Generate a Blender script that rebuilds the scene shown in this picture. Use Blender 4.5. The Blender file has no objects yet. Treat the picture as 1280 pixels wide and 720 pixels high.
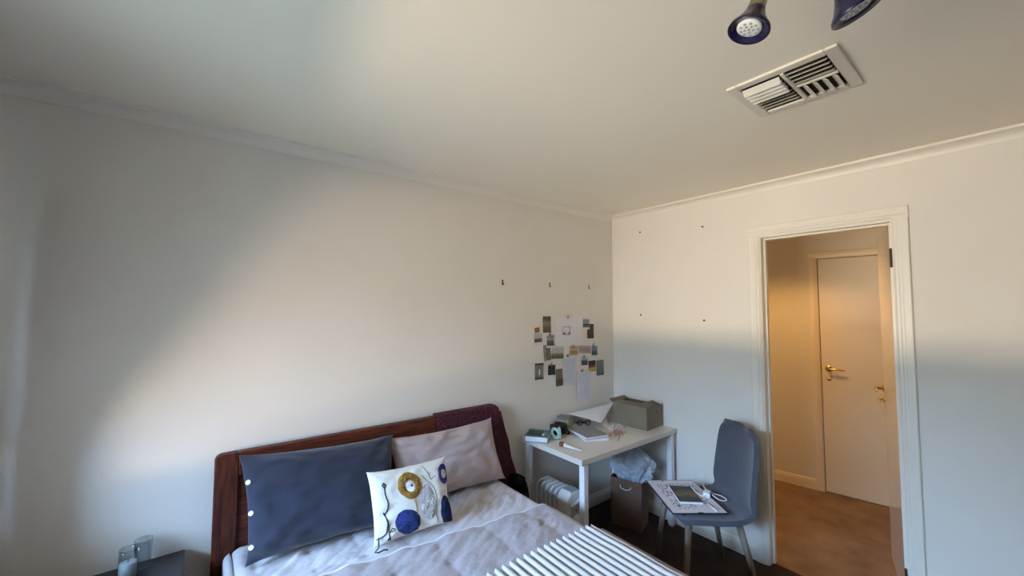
import bpy, bmesh, math, random
from mathutils import Vector, Matrix, noise
random.seed(7)
PI = math.pi
S = bpy.context.scene
COL = S.collection

# ------------------------------------------------------------------ camera
YAW, PITCH, ROLL = 0.66157, 0.0530, 0.00249
CAMPOS = Vector((-2.8338, -2.1996, 1.5880))
F = Vector((math.sin(YAW)*math.cos(PITCH), math.cos(YAW)*math.cos(PITCH), math.sin(PITCH)))
R0 = Vector((math.cos(YAW), -math.sin(YAW), 0)); U0 = R0.cross(F)
R = R0*math.cos(ROLL) + U0*math.sin(ROLL); U = -R0*math.sin(ROLL) + U0*math.cos(ROLL)
cd = bpy.data.cameras.new('camera'); cam = bpy.data.objects.new('camera', cd); COL.objects.link(cam)
cd.sensor_width = 36.0; cd.lens = 495.264/1280*36.0; cd.clip_start = 0.02
m = Matrix((R, U, -F)).transposed().to_4x4(); m.translation = CAMPOS
cam.matrix_world = m
S.camera = cam

# ------------------------------------------------------------------ world, light, exposure
S.view_settings.view_transform = 'Standard'; S.view_settings.look = 'None'
S.view_settings.gamma = 1.0; S.view_settings.use_curve_mapping = False
S.view_settings.exposure = 0.57
S.cycles.use_denoising = True
S.cycles.max_bounces = 10; S.cycles.diffuse_bounces = 6
S.cycles.sample_clamp_indirect = 6.0
W = bpy.data.worlds.new('sky'); S.world = W; W.use_nodes = True
bg = W.node_tree.nodes['Background']
bg.inputs['Color'].default_value = (0.39, 0.62, 1.0, 1); bg.inputs['Strength'].default_value = 57.0

def aim(o, target):
    d = Vector(target) - o.location
    o.rotation_euler = d.to_track_quat('-Z', 'Y').to_euler()
def area(name, loc, target, sx, sy, power, color):
    l = bpy.data.lights.new(name, 'AREA'); l.shape = 'RECTANGLE'; l.size = sx; l.size_y = sy
    l.energy = power; l.color = color
    o = bpy.data.objects.new(name, l); COL.objects.link(o); o.location = loc; aim(o, target); return o
# daylight thrown back by the sunlit yard: a bright strip off to the side, and the long lit paving straight ahead
area('yard_bounce', (-9.2, -4.6, 1.05), (-3.5, -1.0, 1.45), 1.5, 0.8, 255, (1.0, 0.69, 0.42))
area('paving_bounce', (-9.0, -0.4, 0.24), (-3.0, -1.1, 1.5), 6.0, 0.3, 500, (1.0, 0.77, 0.53))
pl = bpy.data.lights.new('window_portal', 'AREA'); pl.shape = 'RECTANGLE'; pl.size = 1.75; pl.size_y = 1.22
pl.cycles.is_portal = True
po = bpy.data.objects.new('window_portal', pl); COL.objects.link(po)
po.location = (-3.68, -1.075, 1.49); po.rotation_euler = (0, -PI/2, 0)
po.rotation_euler = Vector((1, 0, 0)).to_track_quat('-Z', 'Y').to_euler()
# hall downlight (warm lamp)
sp = bpy.data.lights.new('hall_lamp', 'SPOT'); sp.energy = 33; sp.color = (1.0, 0.56, 0.17)
sp.spot_size = math.radians(128); sp.spot_blend = 0.55; sp.shadow_soft_size = 0.035
so = bpy.data.objects.new('hall_lamp', sp); COL.objects.link(so); so.location = (0.62, -1.0, 2.36)

# ------------------------------------------------------------------ materials
def nt(mat): return mat.node_tree.nodes, mat.node_tree.links
def rgba(c): return (c[0], c[1], c[2], 1.0)
def srgb(r, g, b):
    f = lambda v: (v/255/12.92) if v/255 <= 0.04045 else ((v/255+0.055)/1.055)**2.4
    return (f(r), f(g), f(b))
MATS = {}
def mat(name, col, rough=0.6, metal=0.0, bump=0.0, bscale=60.0, var=0.0, vscale=8.0, stretch=(1, 1, 1),
        spec=0.5, sheen=0.0, trans=0.0, alpha=1.0, coat=0.0, emit=None, detail=4.0, subsurf=0.0):
    if name in MATS: return MATS[name]
    m = bpy.data.materials.new(name); m.use_nodes = True; N, L = nt(m)
    b = N['Principled BSDF']
    b.inputs['Base Color'].default_value = rgba(col); b.inputs['Roughness'].default_value = rough
    b.inputs['Metallic'].default_value = metal; b.inputs['Specular IOR Level'].default_value = spec
    b.inputs['Sheen Weight'].default_value = sheen; b.inputs['Transmission Weight'].default_value = trans
    b.inputs['Alpha'].default_value = alpha; b.inputs['Coat Weight'].default_value = coat
    if emit: b.inputs['Emission Color'].default_value = rgba(emit[0]); b.inputs['Emission Strength'].default_value = emit[1]
    if bump or var:
        tc = N.new('ShaderNodeTexCoord'); mp = N.new('ShaderNodeMapping'); L.new(tc.outputs['Object'], mp.inputs['Vector'])
        mp.inputs['Scale'].default_value = stretch
    if var:
        n = N.new('ShaderNodeTexNoise'); n.inputs['Scale'].default_value = vscale; n.inputs['Detail'].default_value = detail
        L.new(mp.outputs[0], n.inputs['Vector'])
        mx = N.new('ShaderNodeMix'); mx.data_type = 'RGBA'
        mx.inputs['A'].default_value = rgba([max(0, c*(1-var)) for c in col]); mx.inputs['B'].default_value = rgba([min(1, c*(1+var)) for c in col])
        r = N.new('ShaderNodeMapRange'); r.inputs['From Min'].default_value = 0.3; r.inputs['From Max'].default_value = 0.7
        L.new(n.outputs['Fac'], r.inputs['Value']); L.new(r.outputs[0], mx.inputs['Factor']); L.new(mx.outputs['Result'], b.inputs['Base Color'])
    if bump:
        n2 = N.new('ShaderNodeTexNoise'); n2.inputs['Scale'].default_value = bscale; n2.inputs['Detail'].default_value = 3
        L.new(mp.outputs[0], n2.inputs['Vector'])
        bp = N.new('ShaderNodeBump'); bp.inputs['Strength'].default_value = bump; bp.inputs['Distance'].default_value = 0.01
        L.new(n2.outputs['Fac'], bp.inputs['Height']); L.new(bp.outputs[0], b.inputs['Normal'])
    MATS[name] = m; return m
def print_mat(name, stops, angle='Z', distort=0.25, nscale=6.0, hard=False, rough=0.45):
    """a small photographic print: colour stops from bottom to top, broken up by noise"""
    m = bpy.data.materials.new(name); m.use_nodes = True; N, L = nt(m); b = N['Principled BSDF']
    b.inputs['Roughness'].default_value = rough
    tc = N.new('ShaderNodeTexCoord'); sx = N.new('ShaderNodeSeparateXYZ'); L.new(tc.outputs['Generated'], sx.inputs[0])
    n = N.new('ShaderNodeTexNoise'); n.inputs['Scale'].default_value = nscale; n.inputs['Detail'].default_value = 5
    L.new(tc.outputs['Generated'], n.inputs['Vector'])
    mul = N.new('ShaderNodeMath'); mul.operation = 'MULTIPLY_ADD'; mul.inputs[1].default_value = distort; mul.inputs[2].default_value = -distort*0.5
    L.new(n.outputs['Fac'], mul.inputs[0])
    add = N.new('ShaderNodeMath'); add.operation = 'ADD'; L.new(sx.outputs[angle], add.inputs[0]); L.new(mul.outputs[0], add.inputs[1])
    rp = N.new('ShaderNodeValToRGB'); rp.color_ramp.interpolation = 'CONSTANT' if hard else 'LINEAR'
    els = rp.color_ramp.elements
    while len(els) > 1: els.remove(els[-1])
    els[0].position = stops[0][0]; els[0].color = rgba(srgb(*stops[0][1]))
    for p, c in stops[1:]:
        e = els.new(p); e.color = rgba(srgb(*c))
    L.new(add.outputs[0], rp.inputs[0])
    n2 = N.new('ShaderNodeTexNoise'); n2.inputs['Scale'].default_value = nscale*3; L.new(tc.outputs['Generated'], n2.inputs['Vector'])
    hs = N.new('ShaderNodeMix'); hs.data_type = 'RGBA'; hs.blend_type = 'OVERLAY'; hs.inputs['Factor'].default_value = 0.5
    L.new(rp.outputs[0], hs.inputs['A']); L.new(n2.outputs['Fac'], hs.inputs['B']); L.new(hs.outputs['Result'], b.inputs['Base Color'])
    return m
def text_mat(name, base, ink, lines=14, margin=0.12, gapscale=22.0, axis='Z', cross='X'):
    """rows of small illegible print on paper"""
    m = bpy.data.materials.new(name); m.use_nodes = True; N, L = nt(m); b = N['Principled BSDF']; b.inputs['Roughness'].default_value = 0.75
    tc = N.new('ShaderNodeTexCoord'); sx = N.new('ShaderNodeSeparateXYZ'); L.new(tc.outputs['Generated'], sx.inputs[0])
    def mth(op, a, bb):
        n = N.new('ShaderNodeMath'); n.operation = op
        for i, v in enumerate((a, bb)):
            if v is None: continue
            if isinstance(v, (int, float)): n.inputs[i].default_value = v
            else: L.new(v, n.inputs[i])
        return n.outputs[0]
    row = mth('FRACT', mth('MULTIPLY', sx.outputs[axis], lines), None)
    band = mth('LESS_THAN', row, 0.45)
    mp = N.new('ShaderNodeMapping'); L.new(tc.outputs['Generated'], mp.inputs['Vector'])
    mp.inputs['Scale'].default_value = {'X': (gapscale, 1, lines*0.8), 'Y': (lines*0.8, gapscale, 1)}[cross]
    nz = N.new('ShaderNodeTexNoise'); nz.inputs['Scale'].default_value = 1.0; L.new(mp.outputs[0], nz.inputs['Vector'])
    word = mth('GREATER_THAN', nz.outputs['Fac'], 0.42)
    c = sx.outputs[cross]
    ins = mth('MULTIPLY', mth('GREATER_THAN', c, margin), mth('LESS_THAN', c, 1-margin))
    a = sx.outputs[axis]
    ins2 = mth('MULTIPLY', mth('GREATER_THAN', a, margin*0.6), mth('LESS_THAN', a, 1-margin*0.6))
    fac = mth('MULTIPLY', mth('MULTIPLY', band, word), mth('MULTIPLY', ins, ins2))
    mx = N.new('ShaderNodeMix'); mx.data_type = 'RGBA'; mx.inputs['A'].default_value = rgba(base); mx.inputs['B'].default_value = rgba(ink)
    L.new(fac, mx.inputs['Factor']); L.new(mx.outputs['Result'], b.inputs['Base Color'])
    return m
def wood_mat(name, c1, c2, stretch, rough=0.5, coat=0.0):
    if name in MATS: return MATS[name]
    m = bpy.data.materials.new(name); m.use_nodes = True; N, L = nt(m); b = N['Principled BSDF']
    b.inputs['Roughness'].default_value = rough; b.inputs['Coat Weight'].default_value = coat; b.inputs['Specular IOR Level'].default_value = 0.25
    tc = N.new('ShaderNodeTexCoord'); mp = N.new('ShaderNodeMapping'); L.new(tc.outputs['Object'], mp.inputs['Vector'])
    mp.inputs['Scale'].default_value = stretch
    n = N.new('ShaderNodeTexNoise'); n.inputs['Scale'].default_value = 9.0; n.inputs['Detail'].default_value = 6; n.inputs['Distortion'].default_value = 0.6
    L.new(mp.outputs[0], n.inputs['Vector'])
    r = N.new('ShaderNodeValToRGB'); r.color_ramp.elements[0].position = 0.32; r.color_ramp.elements[1].position = 0.7
    r.color_ramp.elements[0].color = rgba(c1); r.color_ramp.elements[1].color = rgba(c2)
    L.new(n.outputs['Fac'], r.inputs[0]); L.new(r.outputs[0], b.inputs['Base Color'])
    MATS[name] = m; return m
def stripe_mat(name, c1, c2, period, duty=0.5):
    m = bpy.data.materials.new(name); m.use_nodes = True; N, L = nt(m); b = N['Principled BSDF']; b.inputs['Roughness'].default_value = 0.9
    tc = N.new('ShaderNodeTexCoord'); sx = N.new('ShaderNodeSeparateXYZ'); L.new(tc.outputs['UV'], sx.inputs[0])
    d = N.new('ShaderNodeMath'); d.operation = 'DIVIDE'; d.inputs[1].default_value = period; L.new(sx.outputs['X'], d.inputs[0])
    fr = N.new('ShaderNodeMath'); fr.operation = 'FRACT'; L.new(d.outputs[0], fr.inputs[0])
    rp = N.new('ShaderNodeValToRGB'); e = rp.color_ramp.elements
    e[0].position = 0.0; e[0].color = rgba(c1); e[1].position = duty; e[1].color = rgba(c1)
    x = e.new(duty+0.06); x.color = rgba(c2); x = e.new(0.94); x.color = rgba(c2); x = e.new(1.0); x.color = rgba(c1)
    L.new(fr.outputs[0], rp.inputs[0]); L.new(rp.outputs[0], b.inputs['Base Color'])
    return m

M = {}
M['wall'] = mat('wall_paint', (0.80, 0.752, 0.685), 0.62, bump=0.10, bscale=170, var=0.015, vscale=3, spec=0.35)
M['ceil'] = mat('ceiling_paint', (0.93, 0.855, 0.72), 0.8, bump=0.04, bscale=120, spec=0.2)
M['trim'] = mat('gloss_trim_paint', (0.84, 0.79, 0.70), 0.38, spec=0.5)
M['hallwall'] = mat('hall_wall_paint', (0.75, 0.67, 0.53), 0.55, bump=0.05, bscale=150)
M['doorpaint'] = mat('door_paint', (0.80, 0.66, 0.44), 0.32, spec=0.5)
M['leafgloss'] = mat('open_door_paint', (0.74, 0.66, 0.55), 0.12, spec=0.7)
M['hallcarpet'] = mat('lamplit_brown_carpet', (0.30, 0.185, 0.105), 0.98, bump=0.7, bscale=220, var=0.25, vscale=5, spec=0.05, detail=8)  # same carpet as the bedroom, colour lightened to stand for lamp light
M['carpet'] = mat('shaded_brown_carpet', (0.062, 0.043, 0.036), 0.98, bump=0.7, bscale=220, var=0.28, vscale=5, spec=0.05, detail=8)  # same carpet as the hall, colour darkened to stand for shade
M['brass'] = mat('brass', (0.80, 0.57, 0.24), 0.22, metal=1.0)
M['bronze'] = mat('dark_bronze', (0.12, 0.075, 0.05), 0.4, metal=0.8)
M['agedbrass'] = mat('aged_brass', (0.36, 0.31, 0.20), 0.35, metal=0.9)
M['white'] = mat('white_laminate', (0.70, 0.645, 0.57), 0.35)
M['whitemetal'] = mat('white_metal', (0.80, 0.81, 0.82), 0.35)
M['plastic'] = mat('white_plastic', (0.82, 0.83, 0.84), 0.3)
M['greyplastic'] = mat('grey_plastic', (0.42, 0.43, 0.45), 0.4)
M['blackp'] = mat('black_plastic', (0.012, 0.012, 0.014), 0.4)
M['blackf'] = mat('black_fabric', (0.004, 0.004, 0.004), 0.9, bump=0.3, bscale=90, spec=0.1)
M['redwood_v'] = wood_mat('red_brown_wood_upright', (0.040, 0.008, 0.005), (0.13, 0.032, 0.016), (9, 9, 0.9))
M['redwood_h'] = wood_mat('red_brown_wood_rail', (0.050, 0.011, 0.006), (0.15, 0.038, 0.017), (0.9, 9, 9))
M['greywood'] = wood_mat('weathered_oak', (0.13, 0.10, 0.075), (0.24, 0.19, 0.145), (7, 7, 0.8), rough=0.6, coat=0)
M['darkwood'] = mat('charcoal_laminate', (0.030, 0.027, 0.032), 0.45, var=0.1, vscale=12)
M['navycloth'] = mat('slate_blue_cotton', (0.018, 0.021, 0.042), 0.92, bump=0.15, bscale=30, var=0.08, vscale=6, sheen=0.3)
M['pinkcloth'] = mat('dusty_pink_linen', (0.44, 0.34, 0.32), 0.92, bump=0.15, bscale=30, var=0.05, vscale=6, sheen=0.2)
M['creamcloth'] = mat('cream_canvas', (0.80, 0.77, 0.70), 0.95, bump=0.2, bscale=60)
M['sheet'] = mat('pale_lilac_cotton', (0.56, 0.53, 0.55), 0.95, bump=0.25, bscale=60, stretch=(0.8, 1.5, 1), var=0.02, vscale=9, sheen=0.1)
M['quilt'] = mat('pale_grey_linen', (0.40, 0.36, 0.38), 0.95, bump=0.25, bscale=70, stretch=(0.7, 1.6, 1), var=0.02, vscale=12, sheen=0.1)
M['piping'] = mat('white_piping', (0.62, 0.60, 0.62), 0.9)
M['mattress'] = mat('mattress_ticking', (0.7, 0.69, 0.68), 0.9)
M['mustard'] = mat('mustard_wool', (0.36, 0.19, 0.035), 1.0, bump=1.0, bscale=160, var=0.35, vscale=120)
M['bluewool'] = mat('royal_blue_wool', (0.022, 0.045, 0.20), 1.0, bump=1.0, bscale=160, var=0.35, vscale=120)
M['navywool'] = mat('navy_wool', (0.008, 0.014, 0.07), 1.0, bump=1.0, bscale=160, var=0.35, vscale=120)
M['greywool'] = mat('pale_grey_wool', (0.60, 0.58, 0.58), 1.0, bump=1.0, bscale=130, var=0.12, vscale=90)
M['blackcord'] = mat('black_cord', (0.02, 0.02, 0.025), 0.9)
M['greenthread'] = mat('green_grey_thread', (0.16, 0.17, 0.15), 0.9)
M['goldthread'] = mat('gold_thread', (0.36, 0.22, 0.07), 0.9)
M['chairfab'] = mat('slate_grey_upholstery', (0.075, 0.080, 0.105), 0.95, bump=0.35, bscale=190, var=0.06, vscale=40, sheen=0.25)
M['cardboard'] = mat('grey_brown_cardboard', (0.215, 0.170, 0.120), 0.85, var=0.08, vscale=14, bump=0.05, bscale=40)
M['cardinner'] = mat('cardboard_inside', (0.20, 0.15, 0.10), 0.9)
M['kraft'] = mat('kraft_paper', (0.15, 0.085, 0.055), 0.85, var=0.08, vscale=10, bump=0.2, bscale=14)
M['paper'] = mat('white_paper', (0.78, 0.77, 0.80), 0.8)
M['paperwarm'] = mat('instant_print_border', (0.74, 0.72, 0.69), 0.6)
M['navyboard'] = mat('navy_board', (0.014, 0.018, 0.06), 0.5)
M['navyglaze'] = mat('navy_enamel', (0.010, 0.007, 0.045), 0.25, coat=0.2)
M['lens'] = mat('frosted_lamp_lens', (0.84, 0.83, 0.80), 0.3)
M['lensdot'] = mat('lamp_diode', (0.42, 0.41, 0.39), 0.35)
M['vent'] = mat('cream_vent_plastic', (0.74, 0.69, 0.60), 0.4)
M['ventdark'] = mat('dark_duct', (0.02, 0.018, 0.016), 0.9)
M['teal'] = mat('teal_book_cover', (0.055, 0.17, 0.165), 0.45)
M['mint'] = mat('mint_tape', (0.36, 0.56, 0.50), 0.4)
M['olivebox'] = mat('olive_grey_tin', (0.20, 0.20, 0.15), 0.5)
M['oliveside'] = mat('pale_olive_tin_side', (0.36, 0.35, 0.27), 0.5)
M['silver'] = mat('silver_notebook_cover', (0.26, 0.25, 0.25), 0.4, metal=0.2)
M['amber'] = mat('rust_bottle_cap', (0.22, 0.05, 0.022), 0.4)
M['pinkbead'] = mat('coral_beads', (0.50, 0.24, 0.21), 0.4)
M['burg'] = mat('burgundy_cotton', (0.085, 0.006, 0.022), 0.9, bump=0.2, bscale=40)
M['clipsteel'] = mat('steel_clip', (0.25, 0.22, 0.19), 0.35, metal=0.8)
M['curtain'] = mat('heavy_curtain', (0.07, 0.07, 0.08), 0.95)

def glass_mat(name, tint, gloss_rough=0.02, mixf=0.12):
    m = bpy.data.materials.new(name); m.use_nodes = True; N, L = nt(m)
    for n in list(N):
        if n.type != 'OUTPUT_MATERIAL': N.remove(n)
    out = [n for n in N if n.type == 'OUTPUT_MATERIAL'][0]
    t = N.new('ShaderNodeBsdfTransparent'); t.inputs[0].default_value = rgba(tint)
    g = N.new('ShaderNodeBsdfGlossy'); g.inputs['Roughness'].default_value = gloss_rough
    lw = N.new('ShaderNodeLayerWeight'); lw.inputs[0].default_value = 0.2
    fr = N.new('ShaderNodeMath'); fr.operation = 'MULTIPLY_ADD'; fr.inputs[1].default_value = 0.45; fr.inputs[2].default_value = 0.03; L.new(lw.outputs['Facing'], fr.inputs[0])
    mx = N.new('ShaderNodeMixShader'); L.new(fr.outputs[0], mx.inputs[0]); L.new(t.outputs[0], mx.inputs[1]); L.new(g.outputs[0], mx.inputs[2])
    L.new(mx.outputs[0], out.inputs[0]); return m
M['pane'] = glass_mat('window_glass', (0.97, 0.98, 0.97))
M['glass'] = glass_mat('clear_glass', (0.86, 0.90, 0.92))
def film_mat(name, col, amount):
    m = bpy.data.materials.new(name); m.use_nodes = True; N, L = nt(m); b = N['Principled BSDF']
    b.inputs['Base Color'].default_value = rgba(col); b.inputs['Roughness'].default_value = 0.3
    out = [n for n in N if n.type == 'OUTPUT_MATERIAL'][0]
    t = N.new('ShaderNodeBsdfTransparent'); mx = N.new('ShaderNodeMixShader'); mx.inputs[0].default_value = amount
    L.new(t.outputs[0], mx.inputs[1]); L.new(b.outputs[0], mx.inputs[2]); L.new(mx.outputs[0], out.inputs[0]); return m
M['film'] = film_mat('translucent_plastic_bag', (0.62, 0.68, 0.78), 0.62)
M['clearfilm'] = film_mat('clear_packaging_film', (0.75, 0.76, 0.78), 0.45)

# ------------------------------------------------------------------ mesh helpers
class MB:
    def __init__(s): s.v = []; s.f = []; s.uv = {}
    def add(s, vs, fs):
        o = len(s.v); s.v += [tuple(p) for p in vs]; s.f += [tuple(i+o for i in f) for f in fs]; return s
    def box(s, x0, x1, y0, y1, z0, z1):
        x0, x1 = sorted((x0, x1)); y0, y1 = sorted((y0, y1)); z0, z1 = sorted((z0, z1))
        vs = [(x, y, z) for z in (z0, z1) for y in (y0, y1) for x in (x0, x1)]
        return s.add(vs, [(0, 2, 3, 1), (4, 5, 7, 6), (0, 1, 5, 4), (2, 6, 7, 3), (0, 4, 6, 2), (1, 3, 7, 5)])
    def prism(s, poly, a, b, axis):
        """closed polygon swept along an axis: poly gives the two other coordinates"""
        n = len(poly)
        def pt(p, t):
            return {'x': (t, p[0], p[1]), 'y': (p[0], t, p[1]), 'z': (p[0], p[1], t)}[axis]
        vs = [pt(p, a) for p in poly] + [pt(p, b) for p in poly]
        fs = [tuple(range(n))[::-1], tuple(range(n, 2*n))] + [(i, (i+1) % n, n+(i+1) % n, n+i) for i in range(n)]
        return s.add(vs, fs)
    def tube(s, path, rad, n=10, cap=True):
        path = [Vector(p) for p in path]; k = len(path)
        if not hasattr(rad, '__len__'): rad = [rad]*k
        up = None; rings = []
        for i in range(k):
            t = (path[min(i+1, k-1)] - path[max(i-1, 0)])
            if t.length < 1e-9: t = Vector((0, 0, 1))
            t.normalize()
            if up is None:
                up = Vector((0, 0, 1)) if abs(t.z) < 0.9 else Vector((1, 0, 0))
            a = up - t*up.dot(t)
            if a.length < 1e-6: a = Vector((1, 0, 0)) - t*t.x
            a.normalize(); b = t.cross(a); up = a
            rings.append([path[i] + (a*math.cos(2*PI*j/n) + b*math.sin(2*PI*j/n))*rad[i] for j in range(n)])
        vs = [p for r in rings for p in r]; fs = []
        for i in range(k-1):
            for j in range(n):
                fs.append((i*n+j, i*n+(j+1) % n, (i+1)*n+(j+1) % n, (i+1)*n+j))
        if cap: fs += [tuple(range(n))[::-1], tuple(range((k-1)*n, k*n))]
        return s.add(vs, fs)
    def lathe(s, prof, n=24, origin=(0, 0, 0), axis=(0, 0, 1)):
        ax = Vector(axis).normalized(); q = Vector((0, 0, 1)).rotation_difference(ax); o = Vector(origin)
        vs = []; fs = []; k = len(prof)
        for r, z in prof:
            for j in range(n):
                vs.append(o + q @ Vector((r*math.cos(2*PI*j/n), r*math.sin(2*PI*j/n), z)))
        for i in range(k-1):
            for j in range(n):
                fs.append((i*n+j, i*n+(j+1) % n, (i+1)*n+(j+1) % n, (i+1)*n+j))
        if prof[0][0] > 1e-6: fs.append(tuple(range(n))[::-1])
        if prof[-1][0] > 1e-6: fs.append(tuple(range((k-1)*n, k*n)))
        return s.add(vs, fs)
    def grid(s, fn, nu, nv, thick=None):
        """surface fn(u,v) with u,v in 0..1; thick adds a closed underside along -normal"""
        top = [[Vector(fn(i/nu, j/nv)) for i in range(nu+1)] for j in range(nv+1)]
        vs = [p for r in top for p in r]; w = nu+1
        fs = [(j*w+i, j*w+i+1, (j+1)*w+i+1, (j+1)*w+i) for j in range(nv) for i in range(nu)]
        if thick:
            o = len(vs); low = []
            for j in range(nv+1):
                for i in range(nu+1):
                    du = top[j][min(i+1, nu)] - top[j][max(i-1, 0)]; dv = top[min(j+1, nv)][i] - top[max(j-1, 0)][i]
                    nn = du.cross(dv)
                    nn = nn.normalized() if nn.length > 1e-12 else Vector((0, 0, 1))
                    low.append(top[j][i] - nn*thick)
            vs += low
            fs += [tuple(o+q for q in f[::-1]) for f in list(fs)]
            for i in range(nu):
                fs.append((i+1, i, o+i, o+i+1)); a = nv*w
                fs.append((a+i, a+i+1, o+a+i+1, o+a+i))
            for j in range(nv):
                fs.append((j*w, (j+1)*w, o+(j+1)*w, o+j*w))
                fs.append(((j+1)*w+nu, j*w+nu, o+j*w+nu, o+(j+1)*w+nu))
        return s.add(vs, fs)
    def build(s, name, material, parent=None, smooth=False, bevel=0.0, seg=2, loc=None, rot=None):
        me = bpy.data.meshes.new(name); me.from_pydata(s.v, [], s.f); me.validate(); me.update()
        bm = bmesh.new(); bm.from_mesh(me); bmesh.ops.recalc_face_normals(bm, faces=bm.faces)
        bm.to_mesh(me); bm.free()
        me.materials.append(material)
        if smooth:
            for p in me.polygons: p.use_smooth = True
        o = bpy.data.objects.new(name, me); COL.objects.link(o)
        if parent: o.parent = parent
        if loc: o.location = loc
        if rot: o.rotation_euler = rot
        if bevel:
            md = o.modifiers.new('edge', 'BEVEL'); md.width = bevel; md.segments = seg; md.limit_method = 'ANGLE'
            md.angle_limit = math.radians(35)
        return o
def box(x0, x1, y0, y1, z0, z1): return MB().box(x0, x1, y0, y1, z0, z1)
def tag(o, label=None, cat=None, group=None, kind=None):
    if label: o['label'] = label
    if cat: o['category'] = cat
    if group: o['group'] = group
    if kind: o['kind'] = kind
    return o
def thing(name, label, cat, loc=(0, 0, 0), rz=0.0, group=None):
    o = bpy.data.objects.new(name, None); COL.objects.link(o); o.location = loc; o.rotation_euler = (0, 0, rz)
    o.empty_display_size = 0.05
    return tag(o, label, cat, group)
def struct_root(name, label, loc=(0, 0, 0), rz=0.0):
    o = bpy.data.objects.new(name, None); COL.objects.link(o); o.location = loc; o.rotation_euler = (0, 0, rz); o.empty_display_size = 0.05
    return tag(o, label, kind='structure')
def struct(name, mb, m, label, **k): return tag(mb.build(name, m, **k), label, kind='structure')
def nz(x, y, z=0.0, s=1.0): return noise.noise(Vector((x*s, y*s, z*s)))
def smooth01(t): t = max(0.0, min(1.0, t)); return t*t*(3-2*t)

# ------------------------------------------------------------------ the room shell
H = 2.40; XL = -3.55; YF = -3.60
struct('floor', box(XL-0.12, 0.05, YF-0.12, 0.12, -0.1, 0.0), M['carpet'], 'brown bedroom carpet with shade darkened into its colour')
struct('floor_hall', box(0.05, 4.0, YF-0.12, 2.0, -0.1, 0.0), M['hallcarpet'], 'brown hallway carpet beyond the doorway, lamp light in its colour')
struct('ceiling', box(XL-0.12, 0.10, YF-0.12, 0.12, H, H+0.1), M['ceil'], 'off white painted bedroom ceiling')
struct('ceiling_hall', box(0.10, 4.0, YF-0.12, 2.0, H, H+0.1), M['ceil'], 'hallway ceiling beyond the doorway')
struct('wall_back', box(XL-0.12, 0.10, 0.0, 0.12, 0, H), M['wall'], 'off white wall behind bed and desk')
struct('wall_front', box(XL-0.12, 0.10, YF-0.12, YF, 0, H), M['wall'], 'off white wall facing the bed')
OY0, OY1, OZ = -1.812, -1.158, 2.072      # rough doorway opening in wall_right
wb = MB(); wb.box(0, 0.10, OY1, 0.0, 0, H); wb.box(0, 0.10, YF, OY0, 0, H); wb.box(0, 0.10, OY0, OY1, OZ, H)
struct('wall_right', wb, M['wall'], 'off white textured wall with the open doorway')
WY0, WY1, WZ0, WZ1 = -1.95, -0.20, 0.88, 2.10
wl = MB(); wl.box(XL-0.12, XL, WY1, 0.0, 0, H); wl.box(XL-0.12, XL, YF, WY0, 0, H)
wl.box(XL-0.12, XL, WY0, WY1, 0, WZ0); wl.box(XL-0.12, XL, WY0, WY1, WZ1, H)
struct('wall_left', wl, M['wall'], 'off white wall with the bedroom window')

# outside the window: yard ground, and an added unseen wall that cuts low sky
struct('ground', box(-40, XL-0.12, -30, 30, -0.5, -0.4), mat('yard_soil', (0.10, 0.09, 0.06), 0.95, var=0.2, vscale=1.5), 'yard ground outside the window')
struct('wall_sky_blocker', box(-11.2, -11.0, -30, 30, -0.4, 3.4), mat('wall_blocker_brown', (0.22, 0.18, 0.13), 0.9), 'unseen wall added outside the window to cut low sky')

pm = mat('sky_blocker_brown', (0.20, 0.16, 0.12), 0.8)  # added unseen roof and sides that block steep and sideways sky light
struct('sky_blocker_roof', box(XL-1.62, XL-0.12, -2.5, 0.4, 2.30, 2.38), pm, 'unseen roof added outside over the window to block sky')
struct('sky_blocker_side', box(XL-1.62, XL-0.12, -2.25, -2.15, -0.4, 2.30), pm, 'unseen side panel added outside the window to block sky')
struct('sky_blocker_side_far', box(XL-1.62, XL-0.12, 0.0, 0.1, -0.4, 2.30), pm, 'far unseen side panel added outside the window to block sky')

# cornice: cove with a small bead against the ceiling
def cove(sgn=1):
    b = 2.3498
    p = [(0, b), (0.005, b), (0.006, b+0.005)]
    for i in range(1, 8):
        a = PI/2*i/8
        p.append((0.006+0.043*(1-math.cos(a)), b+0.005+0.032*math.sin(a)))
    p += [(0.049, b+0.038), (0.056, b+0.038), (0.057, b+0.041), (0.057, H), (0, H)]
    return p
CV = cove()
struct('trim_1', MB().prism([(-d, z) for d, z in CV], XL, 0.0, 'x'), M['trim'], 'cove cornice along the bed wall')
struct('trim_2', MB().prism([(-d, z) for d, z in CV], YF, 0.0, 'y'), M['trim'], 'cove cornice along the doorway wall')
struct('trim_3', MB().prism([(XL+d, z) for d, z in CV], YF, 0.0, 'y'), M['trim'], 'cove cornice along the window wall')
struct('trim_4', MB().prism([(YF+d, z) for d, z in CV], XL, 0.0, 'x'), M['trim'], 'cove cornice along the wall facing the bed')
BB = [(0, 0), (0.014, 0), (0.014, 0.062), (0.011, 0.068), (0.011, 0.076), (0.007, 0.088), (0, 0.092)]
struct('baseboard_back', MB().prism([(-d, z) for d, z in BB], XL, 0.0, 'x'), M['trim'], 'painted skirting board along bed wall')
struct('baseboard_right', MB().prism([(-d, z) for d, z in BB], -1.110, 0.0, 'y'), M['trim'], 'painted skirting board beside doorway under chair')
struct('baseboard_front', MB().prism([(YF+d, z) for d, z in BB], XL, 0.0, 'x'), M['trim'], 'painted skirting board of wall facing bed')
struct('baseboard_left', MB().prism([(XL+d, z) for d, z in BB], YF, 0.0, 'y'), M['trim'], 'painted skirting board under the window')
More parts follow.
